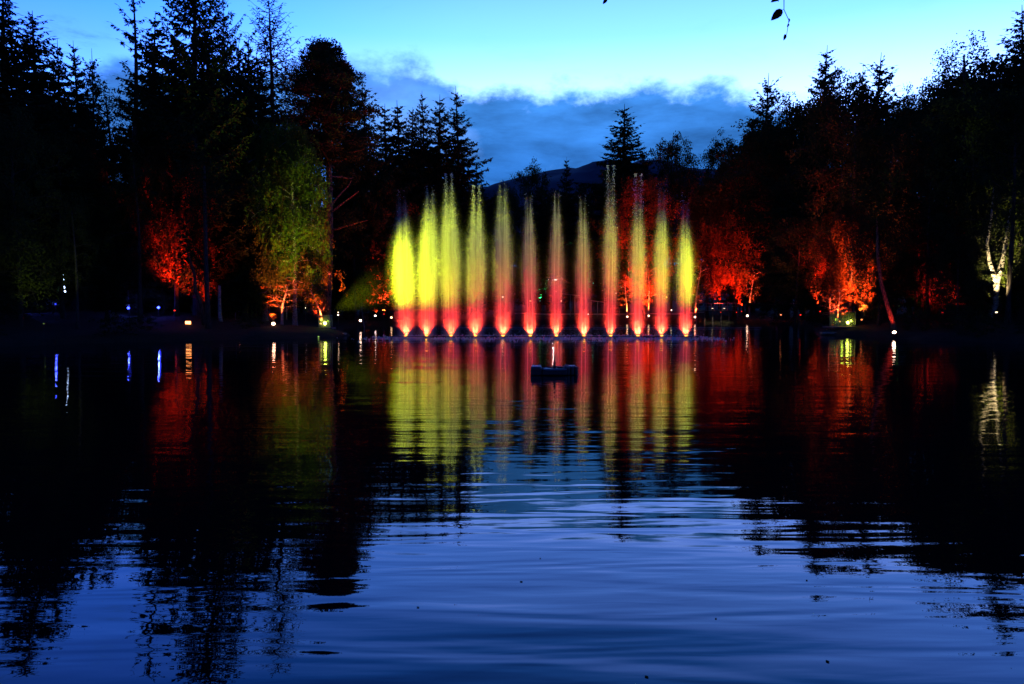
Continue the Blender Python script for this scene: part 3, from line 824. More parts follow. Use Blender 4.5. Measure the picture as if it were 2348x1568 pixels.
spotlight(bank(735, 742, 54.5), at(752, 640, 58), (1, .09, .02), 14000, 'orange spotlight behind the left glass cabinet lighting the leaning trunk', gS, ((1, .4, .2), 6), .10, 70)
spotlight(bank(775, 722, 57), at(738, 300, 62), RED, 9000, 'small spotlight at the foot of the domed pine', gS, ((1, .6, .4), 5), .08, 40)
spotlight(bank(826, 735, 72), at(836, 690, 72), ORA, 2600, 'spotlight at a short leaning stump left of the fountain', gS, ((1, .6, .45), 14), .14, 60)
spotlight(bank(860, 724, 82), at(855, 560, 84), RED, 9000, 'tiny white spotlight between the two lit stumps', gS, ((1, .75, .65), 12), .12, 80)
spotlight(bank(897, 728, 88), at(902, 690, 88), ORA, 4000, 'spotlight at the slim trunk beside the first jet', gS, ((1, .55, .3), 9), .13, 60)
spotlight(bank(1438, 726, 100.5), at(1434, 680, 101), ORA, 7000, 'spotlight under the orange sapling behind the tenth jet', gS, ((1, .55, .3), 9), .14, 70)
spotlight(bank(1487, 724, 100.5), at(1484, 640, 102), ORA, 8000, 'spotlight under the slim trunk left of the eleventh jet', gS, ((1, .55, .3), 9), .14, 70)
spotlight(bank(1593, 727, 98), at(1594, 640, 99), (1, .10, .03), 14000, 'spotlight under the slim trunk just right of the last jet', gS, ((1, .6, .4), 10), .15, 70)
spotlight(bank(1713, 724, 97), at(1718, 640, 97.5), (1, .10, .03), 12000, 'spotlight under the lone slim trunk right of the jetty', gS, ((1, .6, .4), 12), .16, 60)
spotlight(bank(2050, 762, 48.5), at(2022, 650, 50), (1, .07, .025), 500, 'spotlight at the foot of the leaning trunk right of the right cabinet', gS, ((1, .6, .4), 24), .13, 55)
spotlight(bank(1925, 737, 56.5), at(1925, 640, 58), (1, .11, .03), 3600, 'spotlight hidden beside the right glass cabinet', gS, ((1, .35, .15), 3), .08, 90)
spotlight(bank(1975, 733, 56), at(1965, 585, 58.5), (1, .11, .025), 60000, 'spotlight aimed at the glowing orange birch leaves', gS, ((1, .3, .1), 2), .08, 60)
spotlight(bank(2284, 716, 47.5), at(2286, 600, 49.6), (1, .80, .38), 9000, 'warm white spotlight below the dazzling forked birch', gS, ((1, .8, .5), 4), .08, 45)
# red washes thrown up into the wood
gW = 'red wash lights in the wood'
for (px, py, Y, tx, ty, tY, c, pw, cone, lab) in [
    (1652, 716, 98.2, 1645, 440, 101, RED, 10000, 66, 'red wash light under the birch right of the last jet'),
    (1700, 714, 98, 1700, 430, 102, RED, 9000, 60, 'red wash light under the low tree of the right wood'),
    (1470, 716, 101, 1478, 600, 104, RED, 40000, 75, 'red wash light behind the tenth jet'),
    (1835, 722, 64, 1830, 520, 67, RED, 1300, 60, 'red wash light under the brown weeping birch'),
    (880, 720, 84, 880, 540, 86, RED, 20000, 70, 'red wash light left of the first jet'),
    (400, 712, 54, 390, 420, 55, RED, 12000, 50, 'red wash light beneath the reddish autumn birch'),
    (2160, 716, 57, 2180, 580, 60, (1, .02, .02), 5000, 80, 'crimson wash light left of the white birch trunk'),
    (1688, 716, 97, 1685, 400, 101, RED, 9000, 60, 'red wash light right of the red birch, by the lone slim trunk'),
    (1790, 722, 63, 1800, 420, 70, (1, .26, .10), 1500, 95, 'added brownish fill light low on the right bank, brightening the canopy'),  # added fill, stands in for warm fountain light scattered onto the canopy
    (1880, 714, 72, 1850, 400, 72, RED, 12000, 50, 'red wash light deep in the right wood'),
]:
    spotlight(bank(px, py, Y - 2.5), at(tx, ty, tY), c, pw * 2.0, lab, gW, (c, 1.5), .08, cone)
# green light on the birch, from low on the bank
spotlight(bank(730, 772, 49.8), at(668, 350, 56), (.70, 1, .06), 9500, 'green spotlight low on the bank facing the green lit birch', 'green spotlights', ((.6, 1, .2), .6), .07, 50)
spotlight(bank(2060, 700, 62), at(2062, 680, 64), (.2, 1, .08), 700, 'dim green spotlight glowing in the wood right of the leaning trunk', 'green spotlights', ((.3, 1, .2), .5), .08, 90)
spotlight(bank(100, 742, 41), at(90, 420, 48), (.6, .8, .10), 450, 'faint green spotlight on the far left trees', 'green spotlights', ((.5, .8, .2), .2), .05, 70)
spotlight(bank(1238, 690, 108), at(1240, 560, 110), (.02, 1, .45), 9000, 'teal spotlight under the spruce behind the sixth jet', 'teal spotlights', ((.2, 1, .7), 1), .12, 70)
# small blue garden lamps
def blue_lamp(px, py, Y, s, lab, r_=.10):
    p = at(px, py, Y); root = empty('garden_lamp', p); tag(root, lab, 'garden lamp', 'blue garden lamps')
    m_ = MB(); m_.lathe([(r_ * .3, -r_), (r_ * .9, -r_ * .5), (r_, 0), (r_ * .8, r_ * .6), (r_ * .2, r_)], 10); m_.build('bulb', em((.03, .05, 1), s / 4), root)
    m_ = MB(); zg = gz(p.x, p.y) - p.z; m_.tube([(0, 0, min(zg, -.3) - .1), (0, 0, -r_ * .9)], .02, 5); m_.build('pole', M['dark_metal'], root)
    light('light', 'POINT', p + Vector((0, -.15, .1)), None, BLU, 60 * s / 40, root, .06)
blue_lamp(41, 692, 52, 60, 'bright blue lamp near the left edge of the picture')
blue_lamp(127, 697, 54, 18, 'dim blue lamp below the long hanging light string', .05)
blue_lamp(294, 706, 54, 40, 'blue lamp left of a second one, clear of the red glow')
blue_lamp(363, 705, 54, 60, 'blue lamp beside the red lit branches')
blue_lamp(456, 703, 58, 6, 'faint blue lamp behind the dark trunk by the red branches', .06)
# hanging light strings
def light_string(px, y0, y1, Y, n_, s, lab, fade_=True):
    p = at(px, y0 - 14, Y); q = at(px + (y1 - y0) * .14, y1, Y)
    root = empty('light_string', p); tag(root, lab, 'light string', 'light strings hanging in the left wood')
    m_ = MB(); m_.tube([(0, 0, 2.5), (0, 0, 0), tuple(q - p)], .008, 4); m_.build('wire', M['black_plastic'], root)
    b0 = None
    for i in range(n_):
        a = at(px + (y1 - y0) * .14 * i / max(1, n_ - 1), y0 + (y1 - y0) * i / max(1, n_ - 1), Y) - p
        k = s * (.35 + .65 * i / max(1, n_ - 1))
        m_ = MB(); m_.lathe([(.012, -.09), (.045, -.05), (.05, .02), (.02, .09)], 8, tuple(a)); m_.build('bulb', em((.45, .62, 1), round(k, 1)), root)
light_string(1, 570, 620, 52, 6, 16, 'short blue white light string at the very left edge')
light_string(62, 568, 577, 54, 3, 7, 'tiny light string of three bulbs near the left edge')
light_string(141, 612, 668, 52, 7, 12, 'longest light string, slanting, of bluish white bulbs in the left wood')

# ------------------------------------------------------------------ slim lit trunks and saplings on the shore
def slim(px, pyb, Y, pyt, lab, lean, wide=1.0, rz=0, kind='rowan'):
    p = at(px, pyb, Y); top_ = at(px, pyt, Y).z
    return plant(kind, p.x, Y, top_ - gz(p.x, Y), lab, 'tree', None, rz, wide, (0, lean))
slim(1717, 722, 97.6, 600, 'lone slim orange lit trunk right of the jetty', .02, 1.0)
slim(1595, 722, 98.6, 590, 'slim lit trunk just right of the last fountain jet', -.01, 1.1)
slim(1436, 724, 101.2, 630, 'orange lit sapling behind the tenth jet', -.08, 1.2, 2)
slim(1486, 722, 101.4, 600, 'slim lit trunk left of the eleventh jet', -.03, 1.0, 4)
slim(903, 726, 88.6, 670, 'slim orange sapling beside the first jet', .12, .9, 1)
slim(836, 728, 72.6, 685, 'short leaning orange stump sapling left of the fountain', .25, .9, 2)
slim(646, 760, 53.2, 640, 'small orange leaved sapling glowing at the foot of the green lit birch', .05, 2.1, 1)
slim(628, 764, 52.6, 715, 'brilliant yellow orange shoots right above the spotlight', .12, 1.8, 3)
slim(745, 745, 55.4, 640, 'leaning ivy covered trunk lit orange behind the left glass cabinet', .30, 1.2, 4)
slim(1922, 740, 57.0, 650, 'lit slanting trunk beside the right glass cabinet', -.14, 1.3, 5)
slim(1906, 738, 57.8, 670, 'twisted lit branches behind the right glass cabinet', -.3, 1.3, 1)
slim(1215, 685, 107, 640, 'tiny orange lit sapling behind the sixth jet', .03, 1.2, 2)
slim(1284, 685, 107, 630, 'tiny orange lit sapling behind the seventh jet', -.12, 1.2, 3)
for px, Y, lab in [(1216, 106.4, 'spotlight under the tiny sapling behind the sixth jet'), (1286, 106.4, 'spotlight under the tiny sapling behind the seventh jet')]:
    spotlight(bank(px, 690, Y), at(px - 1, 655, Y + .6), ORA, 1500, lab, gS, ((1, .5, .25), 6), .12, 60)
# leaning bare trunk lit at its foot
def bare_trunk(name, pts, rad, lab, bark='bark'):
    p0 = Vector(pts[0]); root = empty(name, p0); tag(root, lab, 'tree')
    m_ = MB(); m_.tube([Vector(p) - p0 for p in pts], rad, 9); m_.build('trunk', M[bark], root, smooth=True)
    return root
tr_ = bare_trunk('leaning_tree', [at(2053, 772, 49), at(2045, 735, 49.2), at(2034, 700, 49.6), at(2020, 650, 50), at(2012, 590, 50.4), at(2010, 500, 51)], [.22, .17, .15, .13, .11, .05],
           'dark trunk leaning left with its foot lit orange', 'bark_pine')
c_ = MB(); rn = np.random.default_rng(77)
for i in range(26):
    c0 = np.array(at(2010, 540, 50.8) - at(2053, 772, 49)) + rn.normal(0, 1, 3) * np.array([1.1, .9, 1.6]); n_ = 90
    Q = c0 + rn.normal(0, .35, (n_, 3)); A = unit(rn.normal(0, 1, (n_, 3))) * .14; Bv = unit(np.cross(A, rn.normal(0, 1, (n_, 3)))) * .05
    c_.diamonds(Q, A, Bv)
c_.build('crown', M['leaf_dark'], tr_)
tr_ = bare_trunk('dark_trunk_tree', [at(478, 776, 48.4), at(476, 700, 48.4), at(472, 600, 48.5), at(470, 480, 48.6), at(468, 380, 48.8)], [.22, .17, .15, .12, .06], 'straight black trunk crossing the red lit branches')
c_ = MB()
for i in range(40):
    c0 = np.array(at(468, 400, 48.8) - at(478, 776, 48.4)) + rn.normal(0, 1, 3) * np.array([1.3, 1.1, 1.8]); n_ = 80
    Q = c0 + rn.normal(0, .4, (n_, 3)); A = unit(rn.normal(0, 1, (n_, 3))) * .16; Bv = unit(np.cross(A, rn.normal(0, 1, (n_, 3)))) * .04
    c_.diamonds(Q, A, Bv)
c_.build('crown', M['needles'], tr_)
fk = bare_trunk('forked_tree', [at(2268, 735, 49.4), at(2283, 700, 49.4), at(2284, 650, 49.4), at(2297, 600, 49.4), at(2306, 550, 49.5), at(2316, 480, 49.7)], [.10, .16, .2, .15, .11, .05], 'forked pale trunk blazing white yellow at the right edge of the wood', 'bark_birch')
m_ = MB(); z_ = fk.location; m_.tube([at(2284, 650, 49.4) - z_, at(2268, 600, 49.3) - z_, at(2262, 560, 49.3) - z_, at(2272, 500, 49.4) - z_, at(2278, 430, 49.6) - z_], [.15, .12, .10, .07, .04], 8); m_.build('limb', M['bark_birch'], fk, smooth=True)
bare_trunk('tree_stump', [at(508, 750, 53), at(504, 720, 53), at(503, 690, 53.2), at(503, 655, 53.4)], [.17, .13, .12, .10], 'pale grey stub of a trunk right of the red branches', 'bark_birch')
bare_trunk('crooked_tree', [at(468, 745, 49.6), at(458, 690, 49.6), at(448, 668, 49.6), at(446, 630, 49.6), at(436, 600, 49.8), at(424, 560, 50)], [.16, .14, .13, .11, .08, .03], 'crooked black trunk in front of the glowing red branches')

# ------------------------------------------------------------------ glass light cabinets
def cabinet(px, py, Y, wpx, hpx, lab, beam_to, power, cone, extra):
    s_ = Y / FOC; W_, H_ = wpx * s_, hpx * s_
    p = at(px, py, Y); p.z = max(p.z, gz(p.x, Y) + .12)
    root = empty('light_cabinet', p); tag(root, lab, 'glass cabinet', 'glass cabinets with yellow lamps on both banks')
    m_ = MB(); m_.box((0, 0, -.10), (W_ * 1.5, W_ * 1.3, .12), 0, .02); m_.box((0, 0, -.45), (W_ * 1.2, W_ * 1.0, .55)); m_.build('plinth', M['wood'], root)
    for sx in (-1, 1):
        for sy in (-1, 1):
            m_ = MB(); m_.box((sx * W_ / 2, sy * W_ * .35, H_ / 2), (.035, .035, H_)); m_.build('post', M['grey_metal'], root)
    m_ = MB(); m_.box((0, 0, H_ + .02), (W_ + .06, W_ * .7 + .06, .035), 0, .01); m_.build('top_frame', M['grey_metal'], root)
    for c, d_ in [((0, -W_ * .35, H_ / 2), (W_ - .05, .012, H_ - .04)), ((-W_ / 2, 0, H_ / 2), (.012, W_ * .7 - .05, H_ - .04)), ((0, W_ * .35, H_ / 2), (W_ - .05, .012, H_ - .04))]:
        m_ = MB(); m_.box(c, d_); m_.build('glass_panel', M['glass'], root)
    for i, (lx, lz, ll) in enumerate(extra):
        r_ = .10 if i else .14
        m_ = MB(); m_.tube([(lx, .05, lz), (lx, -.10, lz), (lx, -.14, lz)], [r_ * .7, r_, r_ * .9], 12); lh = m_.build('lamp_head', M['dark_metal'], root)
        m_ = MB(); m_.tube([(lx, -.142, lz), (lx, -.16, lz), (lx, -.175, lz)], [r_ * .85, r_ * .7, r_ * .3], 12); m_.build('lens', em((.95, 1.0, .12), ll), lh)
    light('light', 'POINT', p + Vector((0, 0, H_ * .45)), None, (.8, 1, .08), 5, root, .1)
    light('light', 'SPOT', p + Vector((.5 if beam_to[0] < 0 else -.6, -.6, H_ + .25)), beam_to, YEL, power, root, .10, cone, 1.0)
    return root, p
cabinet(746, 750, 54, 26, 26, 'left glass cabinet with a blazing yellow green lamp by the water', (-5.0, 49.7, 6.0), 74000, 46, [(-.0, .30, 40), (-.3, .55, 3)])
cabinet(1931, 748, 55.5, 44, 32, 'right glass cabinet with two yellow green lamps on a low plinth', (9.2, 48.6, 6.0), 84000, 26, [(.36, .28, 30), (.62, .42, 8)])

# ------------------------------------------------------------------ fountain
FY = 50.0
JX = [931, 978, 1034, 1090, 1153, 1215, 1275, 1338, 1399, 1461, 1515, 1571]
TOPX = [923, 988, 1030, 1093, 1152, 1211, 1275, 1334, 1397, 1460, 1513, 1566]
TOPY = [440, 430, 404, 430, 420, 448, 440, 452, 385, 404, 424, 446]     # faint top
DY = [540, 500, 500, 500, 470, 460, 450, 470, 505, 545, 520, 560]      # dense part reaches this high
WJ = [1.0, 1.0, .95, .9, .85, .72, .70, .70, .72, .74, .72, .72]
DEN = [1.0, 1.1, 1.1, 1.05, .8, .66, .62, .58, .6, .8, .72, .85]
jx = [at(p, 775, FY).x for p in JX]

def jet_material(Hh, Hd, den, sep_, seed, leanx, wj):
    m_ = bpy.data.materials.new('spray'); m_.use_nodes = True
    t = N(m_.node_tree); t.n.clear()
    o = t.node('ShaderNodeTexCoord').outputs['Object']
    s_ = t.node('ShaderNodeSeparateXYZ'); t.l.new(o, s_.inputs[0]); x, y, z = s_.outputs
    tz = t.math('DIVIDE', z, Hh, clamp=True)
    x2 = t.math('SUBTRACT', x, t.math('MULTIPLY', tz, leanx))
    td = Hd / Hh
    Rr = t.ramp(tz, [(0, .46), (.05, .47), (.18, .50), (.34, .57), (.48, .60), (.62, .52), (.75, .38), (.88, .24), (1, .12)], 'EASE')
    am = t.ramp(tz, [(0, .85), (.08, .72), (.22, .66), (.38, .95), (max(.45, td * .8), .85), (td, .55), (min(.95, td + .14), .26), (1, .02)], 'EASE')
    u = t.math('SUBTRACT', t.math('ABSOLUTE', x2), sep_)
    r2 = t.math('DIVIDE', t.math('ADD', t.math('MULTIPLY', u, u), t.math('MULTIPLY', y, y)), t.math('MULTIPLY', t.math('MULTIPLY', Rr, Rr), wj * wj))
    g_ = t.math('EXPONENT', t.math('MULTIPLY', r2, -2.2))
    g2 = t.math('MULTIPLY', t.math('EXPONENT', t.math('MULTIPLY', r2, -.9)), .06)
    g_ = t.math('ADD', g_, g2)
    st = t.noise(t.mapv(o, (8.0, 8.0, .28), (seed * 3.1, seed * 1.7, seed)), 1.0, 3, .6)
    st = t.node('ShaderNodeMapRange').outputs[0] if False else t.math('MULTIPLY_ADD', st, 3.4, -.85, clamp=False)
    st = t.math('MAXIMUM', st, .06)
    dn_ = t.math('MULTIPLY', t.math('MULTIPLY', t.math('MULTIPLY', g_, st), am), den * 2.1 / wj ** .5)
    # solid bounds: fade before the hull of the mesh
    pv = t.node('ShaderNodeVolumePrincipled'); t.put(pv.inputs['Density'], dn_)
    pv.inputs['Color'].default_value = (.97, .97, .98, 1); pv.inputs['Anisotropy'].default_value = .15
    ou = t.node('ShaderNodeOutputMaterial'); t.l.new(pv.outputs[0], ou.inputs['Volume'])
    m_.cycles.volume_step_rate = 1.0
    return m_

rng = np.random.default_rng(8)
drop_mesh = []
for v in range(3):
    d_ = MB(); n_ = 900
    zt = 1 - rng.random(n_) ** 1.6 * .75
    wv = .06 + .28 * (1 - zt)
    X = rng.choice([-1, 1], n_) * .22 + rng.normal(0, 1, n_) * wv; Yv = rng.normal(0, 1, n_) * wv
    P = np.stack([X, Yv, zt], 1)
    # octahedra stretched vertically: two crossed diamonds read as a drop from any side
    drop_mesh.append(P)
JETS = 'water jets of the fountain'
ordn = ['first', 'second', 'third', 'fourth', 'fifth', 'sixth', 'seventh', 'eighth', 'ninth', 'tenth', 'eleventh', 'twelfth']
look = ['bright yellow with a violet double tip', 'brightest, with a near white yellow heart', 'yellow with the glittering tall double tip', 'solid yellow above a red foot',
        'pale yellow with two sharp horns above a pink foot', 'thin yellow grey with red foot', 'greyish yellow, narrow', 'pale lilac grey, narrow',
        'orange grey with the tallest glittering tip', 'yellow with a fat red foot and blue tip', 'yellow orange with violet tip', 'thin violet topped, near the end of the pontoon']
for i, x0 in enumerate(jx):
    Hh = at(TOPX[i], TOPY[i], FY).z - .1; Hd = at(TOPX[i], DY[i], FY).z
    lx = at(TOPX[i], TOPY[i], FY).x - at(JX[i], TOPY[i], FY).x
    root = empty('water_jet', (x0, FY, .12))
    tag(root, 'water jet %s, %s' % ('%s from the left' % ordn[i] if i < 11 else 'last on the right', look[i]), 'water jet', JETS)
    m_ = MB(); pr = []
    for q in np.linspace(0, 1, 15):
        Rr = np.interp(q, [0, .05, .18, .34, .48, .62, .75, .88, 1], [.46, .47, .50, .60, .62, .52, .40, .26, .14])
        pr.append((Rr * 2.0 + .24, q * Hh))
    m_.lathe(pr, 16)
    spray = m_.build('spray', jet_material(Hh, Hd, DEN[i], .20 if i < 5 else .14, i + 1, lx, WJ[i]), root)
    spray.location = (0, 0, 0)
    V = np.array([v_.co for v_ in spray.data.vertices]); V[:, 0] += lx * V[:, 2] / Hh
    spray.data.vertices.foreach_set('co', V.astype(np.float32).ravel())
    # two solid streams
    for sx in (-1, 1):
        m_ = MB(); hs = Hd * rng.uniform(.55, .8); zz = np.linspace(0, 1, 10)
        m_.tube([((.16 if i < 6 else .13) * sx + lx * q * hs / Hh + rng.normal(0, .008), 0, q * hs) for q in zz], [.022 * (1 - q) ** .6 + .004 for q in zz], 6)
        m_.build('stream', M['foam'], root, smooth=True)
    # fine strands of falling water inside the plume
    m_ = MB(); rs = np.random.default_rng(100 + i)
    for k in range(55):
        z0 = rs.uniform(.0, .8) * Hd; ll = rs.uniform(.8, 3.2); z1 = min(z0 + ll, Hh * .97)
        if z1 - z0 < .4: continue
        qm = (z0 + z1) / 2 / Hh
        rr_ = np.interp(qm, [0, .18, .34, .48, .62, .75, .88, 1], [.22, .32, .46, .46, .36, .22, .12, .04]) * WJ[i]
        ax_, ay_ = rs.choice([-1, 1]) * (.20 if i < 5 else .14) + rs.normal(0, rr_ * .55), rs.normal(0, rr_ * .55)
        dx_ = rs.normal(0, .03)
        m_.tube([(ax_ + dx_ * (q - .5) + lx * (z0 + (z1 - z0) * q) / Hh, ay_, z0 + (z1 - z0) * q) for q in (0, .3, .65, 1)], [.001, .0055, .0055, .001], 3, cap=False)
    o_ = m_.build('strands', M['foam'], root, smooth=True); o_['kind'] = 'stuff'
    P = drop_mesh[i % 3].copy(); k = len(P)
    sel = np.random.default_rng(i).permutation(k)[:(600 if i in (2, 3, 8, 9) else 60)]; P = P[sel]
    P[:, 0] = P[:, 0] + lx * P[:, 2]; P[:, 2] *= Hh * 1.01
    ln = rng.uniform(.03, .11, len(P)); wd = rng.uniform(.006, .013, len(P))
    d_ = MB(); Z0 = np.zeros(len(P))
    d_.diamonds(P, np.stack([Z0, Z0, ln], 1), np.stack([wd, Z0, Z0], 1)); d_.diamonds(P, np.stack([Z0, Z0, ln], 1), np.stack([Z0, wd, Z0], 1))
    o_ = d_.build('droplets', M['foam'], root); o_['kind'] = 'stuff'

# pontoon carrying nozzles and lamps
root = empty('fountain_pontoon', (2.5, FY, 0)); tag(root, 'long low black pontoon pipe on the water that carries all the jets', 'pontoon')
x_l, x_r = jx[0] - 1.2, jx[-1] + 1.0
m_ = MB(); m_.tube([(x_l - 2.5, 0, .06), (x_r - 2.5, 0, .06)], .055, 8); m_.build('pipe', M['black_plastic'], root)
for i, x0 in enumerate(jx):
    for sx in (-1, 1):
        m_ = MB(); m_.lathe([(.05, .0), (.045, .06), (.03, .12)], 8, (x0 - 2.5 + sx * (.10), 0, .05)); m_.build('nozzle', M['grey_metal'], root)
    m_ = MB(); m_.lathe([(.13, -.02), (.15, .05), (.14, .09)], 12, (x0 - 2.5, -.18, .04)); lh = m_.build('lamp_head', M['dark_metal'], root)
    m_ = MB(); m_.lathe([(.12, .092), (.10, .112), (.04, .122)], 12, (x0 - 2.5, -.18, .04)); m_.build('lens', em((1, .45, .05), 9), lh)
    hot = [1, 1, .7, 1, 1, 1, .9, 1.2, .7, 1.3, 1, 1.1][i]
    light('light', 'SPOT', (x0, FY - .14, .20), (x0, FY + .08, 8), (1, .042, .014), 5000 * hot, root, .18, 110, 1.0)
for px in [1000, 1016, 1110, 1132, 1235, 1256, 1361, 1382, 1477, 1500, 1592]:
    m_ = MB(); m_.box((at(px, 776, FY).x - 2.5, -.55, .05), (.56 if px != 1592 else .35, .5, .22), 0, .06); m_.build('float', M['black_plastic'], root)

# foam and splashes where the water falls back
rng = np.random.default_rng(21)
d_ = MB(); n_ = 12000
cxs = rng.choice(jx, n_)
X = cxs + rng.normal(0, 1.2, n_); Yv = FY + rng.normal(-.3, 2.0, n_)
keep = rng.random(n_) < (.25 + .75 * (np.sin(X * 2.3) * .5 + .5) * (np.sin(X * .9 + Yv * 1.7) * .5 + .5))
X, Yv = X[keep], Yv[keep]; n_ = len(X); Z0 = np.zeros(n_)
rad = rng.uniform(.02, .09, n_)
P = np.stack([X, Yv, Z0 + .006], 1); a = rng.uniform(0, 6.28, n_); ra = rad[:, None]
D1 = np.stack([np.cos(a), np.sin(a), Z0], 1) * ra; D2 = np.stack([-np.sin(a), np.cos(a), Z0], 1) * ra * .8
up_ = np.stack([Z0, Z0, rad * .8], 1)
d_.diamonds(P - D1, D1 * 2, D2); 
d_.diamonds(P - D1 * .8 + up_ * .2, D1 * 1.6 + up_ * .4, up_)
ns = 5000; X = rng.choice(jx, ns) + rng.normal(0, .5, ns); Yv = FY + rng.normal(-.1, .5, ns); Zs = rng.random(ns) ** 2.5 * .9
h_ = rng.uniform(.02, .07, ns); Z0 = np.zeros(ns); wd = rng.uniform(.004, .010, ns)
d_.diamonds(np.stack([X, Yv, Zs + .02], 1), np.stack([Z0, Z0, h_], 1), np.stack([wd, Z0, Z0], 1))
tag(d_.build('foam', M['foam']), kind='stuff')

# thin spray mist hanging round the jets and drifting to the left bank
def mist(name, c, rad, den):
    m_ = MB(); pr = []
    for k in range(13):
        th = -math.pi / 2 + math.pi * k / 12; pr.append((max(.001, math.cos(th)), math.sin(th)))
    m_.lathe(pr, 24)
    mt = bpy.data.materials.new('mist'); mt.use_nodes = True
    t = N(mt.node_tree); t.n.clear()
    v_ = t.node('ShaderNodeVolumeScatter'); v_.inputs['Color'].default_value = (.95, .95, .97, 1)
    o = t.node('ShaderNodeTexCoord').outputs['Object']
    ln_ = t.node('ShaderNodeVectorMath', operation='LENGTH'); t.l.new(o, ln_.inputs[0])
    f_ = t.math('POWER', t.math('SUBTRACT', 1.0, ln_.outputs['Value'], clamp=True), 1.3)
    nz = t.math('MULTIPLY_ADD', t.noise(t.mapv(o, (1, 1, 1.2)), 1.2, 1, .4), .8, .5)
    t.put(v_.inputs['Density'], t.math('MULTIPLY', t.math('MULTIPLY', f_, nz), den))
    ou = t.node('ShaderNodeOutputMaterial'); t.l.new(v_.outputs[0], ou.inputs['Volume'])
    o_ = m_.build(name, mt); o_.location = c; o_.scale = rad
    tag(o_, kind='stuff'); return o_
mist('spray_mist', (-11.2, 52.2, 3.7), (3.4, 2.0, 3.3), .0008)

# ------------------------------------------------------------------ raft with mast in front of the fountain
root = empty('raft', at(1271, 858, 22.3)); root.location.z = 0
tag(root, 'low black raft with a short mast floating in front of the fountain', 'raft')
def part(name, fn, m__, par=root, smooth=False):
    b__ = MB(); fn(b__); return b__.build(name, m__, par, smooth)
part('float', lambda b: b.box((-.60, 0, .16), (.36, .62, .36), 0, .05), M['black_plastic'])
part('lid', lambda b: b.box((-.60, 0, .352), (.32, .5, .03), 0, .012), M['pale_edge'])
for k, xx in enumerate((.42, .56, .70)):
    part('float', lambda b: b.lathe([(.04, 0), (.068, .02), (.072, .15), (.068, .29), (.05, .33)], 10, (xx, -.16 + .05 * k, .01)), M['black_plastic'])
part('float', lambda b: b.box((.52, .14, .17), (.44, .40, .36), 0, .04), M['black_plastic'])
part('cap', lambda b: b.box((.52, .14, .358), (.36, .3, .02), 0, .008), M['pale_edge'])
part('deck', lambda b: b.box((-.02, 0, .14), (.80, .56, .26), 0, .03), M['black_plastic'])
part('edge_strip', lambda b: b.tube([(-.36, -.29, .262), (-.28, -.30, .235), (.30, -.30, .235), (.38, -.29, .27)], .011, 6), M['pale_edge'])
part('box', lambda b: b.box((.18, .05, .31), (.2, .16, .07), .3, .02), M['dark_metal'])
part('cable', lambda b: b.tube([(.26, 0, .36), (.32, -.02, .40), (.40, .02, .36), (.44, .0, .39)], .012, 6), M['black_plastic'])
root.scale = (1, 1, .8)
for xx, hh in ((-.70, .05), (-.5, .07), (.40, .06), (.62, .05)):
    part('cleat', lambda b: b.tube([(xx - .04, -.1, .37), (xx - .02, -.1, .37 + hh), (xx + .03, -.1, .37 + hh), (xx + .05, -.1, .37)], .009, 5), M['grey_metal'])
part('hose', lambda b: b.tube([(-.42, -.12, .27), (-.30, -.2, .33), (-.14, -.1, .30), (-.05, -.02, .30)], .018, 6), M['black_plastic'])
part('bumper', lambda b: b.tube([(-.42, -.30, .05), (.0, -.31, .06), (.36, -.30, .05)], .03, 8), M['black_plastic'])
part('strut', lambda b: b.tube([(.30, -.22, .27), (.36, .0, .45), (.42, .12, .37)], .010, 5), M['grey_metal'])
mast = part('mast', lambda b: b.lathe([(.06, .26), (.055, .36), (.04, .40), (.04, .50), (.022, .56), (.016, .58), (.013, .78), (.006, .79)], 10), M['dark_metal'])
# guide rope beyond the fountain
m_ = MB(); m_.tube([(x_, 74 + .2 * math.sin(x_ * .2), .05 + .01 * math.sin(x_)) for x_ in np.linspace(-6, 27, 34)], .018, 5)
tag(m_.build('guide_rope', M['pale_edge']), 'thin pale rope stretched over the water behind the jets', 'rope')

# ------------------------------------------------------------------ far shore: jetty, stall, lamps, path
p0 = at(1597, 712, 97.5); p1 = at(1690, 712, 97.5); s_ = 97.5 / FOC; L = p1.x - p0.x
root = empty('jetty', (p0.x, 97.5, 0)); tag(root, 'railed wooden jetty with lamps beneath it on the far right shore', 'jetty')
zd = p0.z
n_ = int(L / .5)
for k in range(n_):
    m_ = MB(); m_.box((L * (k + .5) / n_, 0, zd), (L / n_ - .03, 1.6, .08)); m_.build('deck_plank', M['wood'], root)
for k in range(6):
    for yy in (-.78, .78):
        m_ = MB(); m_.box((L * k / 5, yy, zd + .5), (.07, .06, 1.1)); m_.build('rail_post', M['grey_metal'], root)
    m_ = MB(); m_.tube([(L * k / 5, 0, -1), (L * k / 5, 0, zd - .04)], .09, 8); m_.build('pile', M['wood'], root)
for yy in (-.78, .78):
    for zz in (1.05, .55):
        m_ = MB(); m_.tube([(0, yy, zd + zz), (L, yy, zd + zz)], .03, 6); m_.build('rail', M['grey_metal'], root)
for px, lab in [(1633, 'left of the two downward lamps hung under the jetty'), (1660, 'right of the two downward lamps hung under the jetty')]:
    q = at(px, 706, 96.4); r_ = empty('downlight', q); tag(r_, lab, 'lamp', 'lamps under the jetty')
    m_ = MB(); m_.lathe([(.16, -.04), (.12, .05), (.05, .1)], 10); m_.build('shade', M['grey_metal'], r_)
    m_ = MB(); m_.lathe([(.13, -.09), (.12, -.05), (.05, -.042)], 10); m_.build('bulb', em((1, .85, .6), 2.5), r_)
    light('light', 'SPOT', q + Vector((0, 0, -.15)), q + Vector((0, .2, -3)), (1, .9, .65), 120, r_, .05, 90)
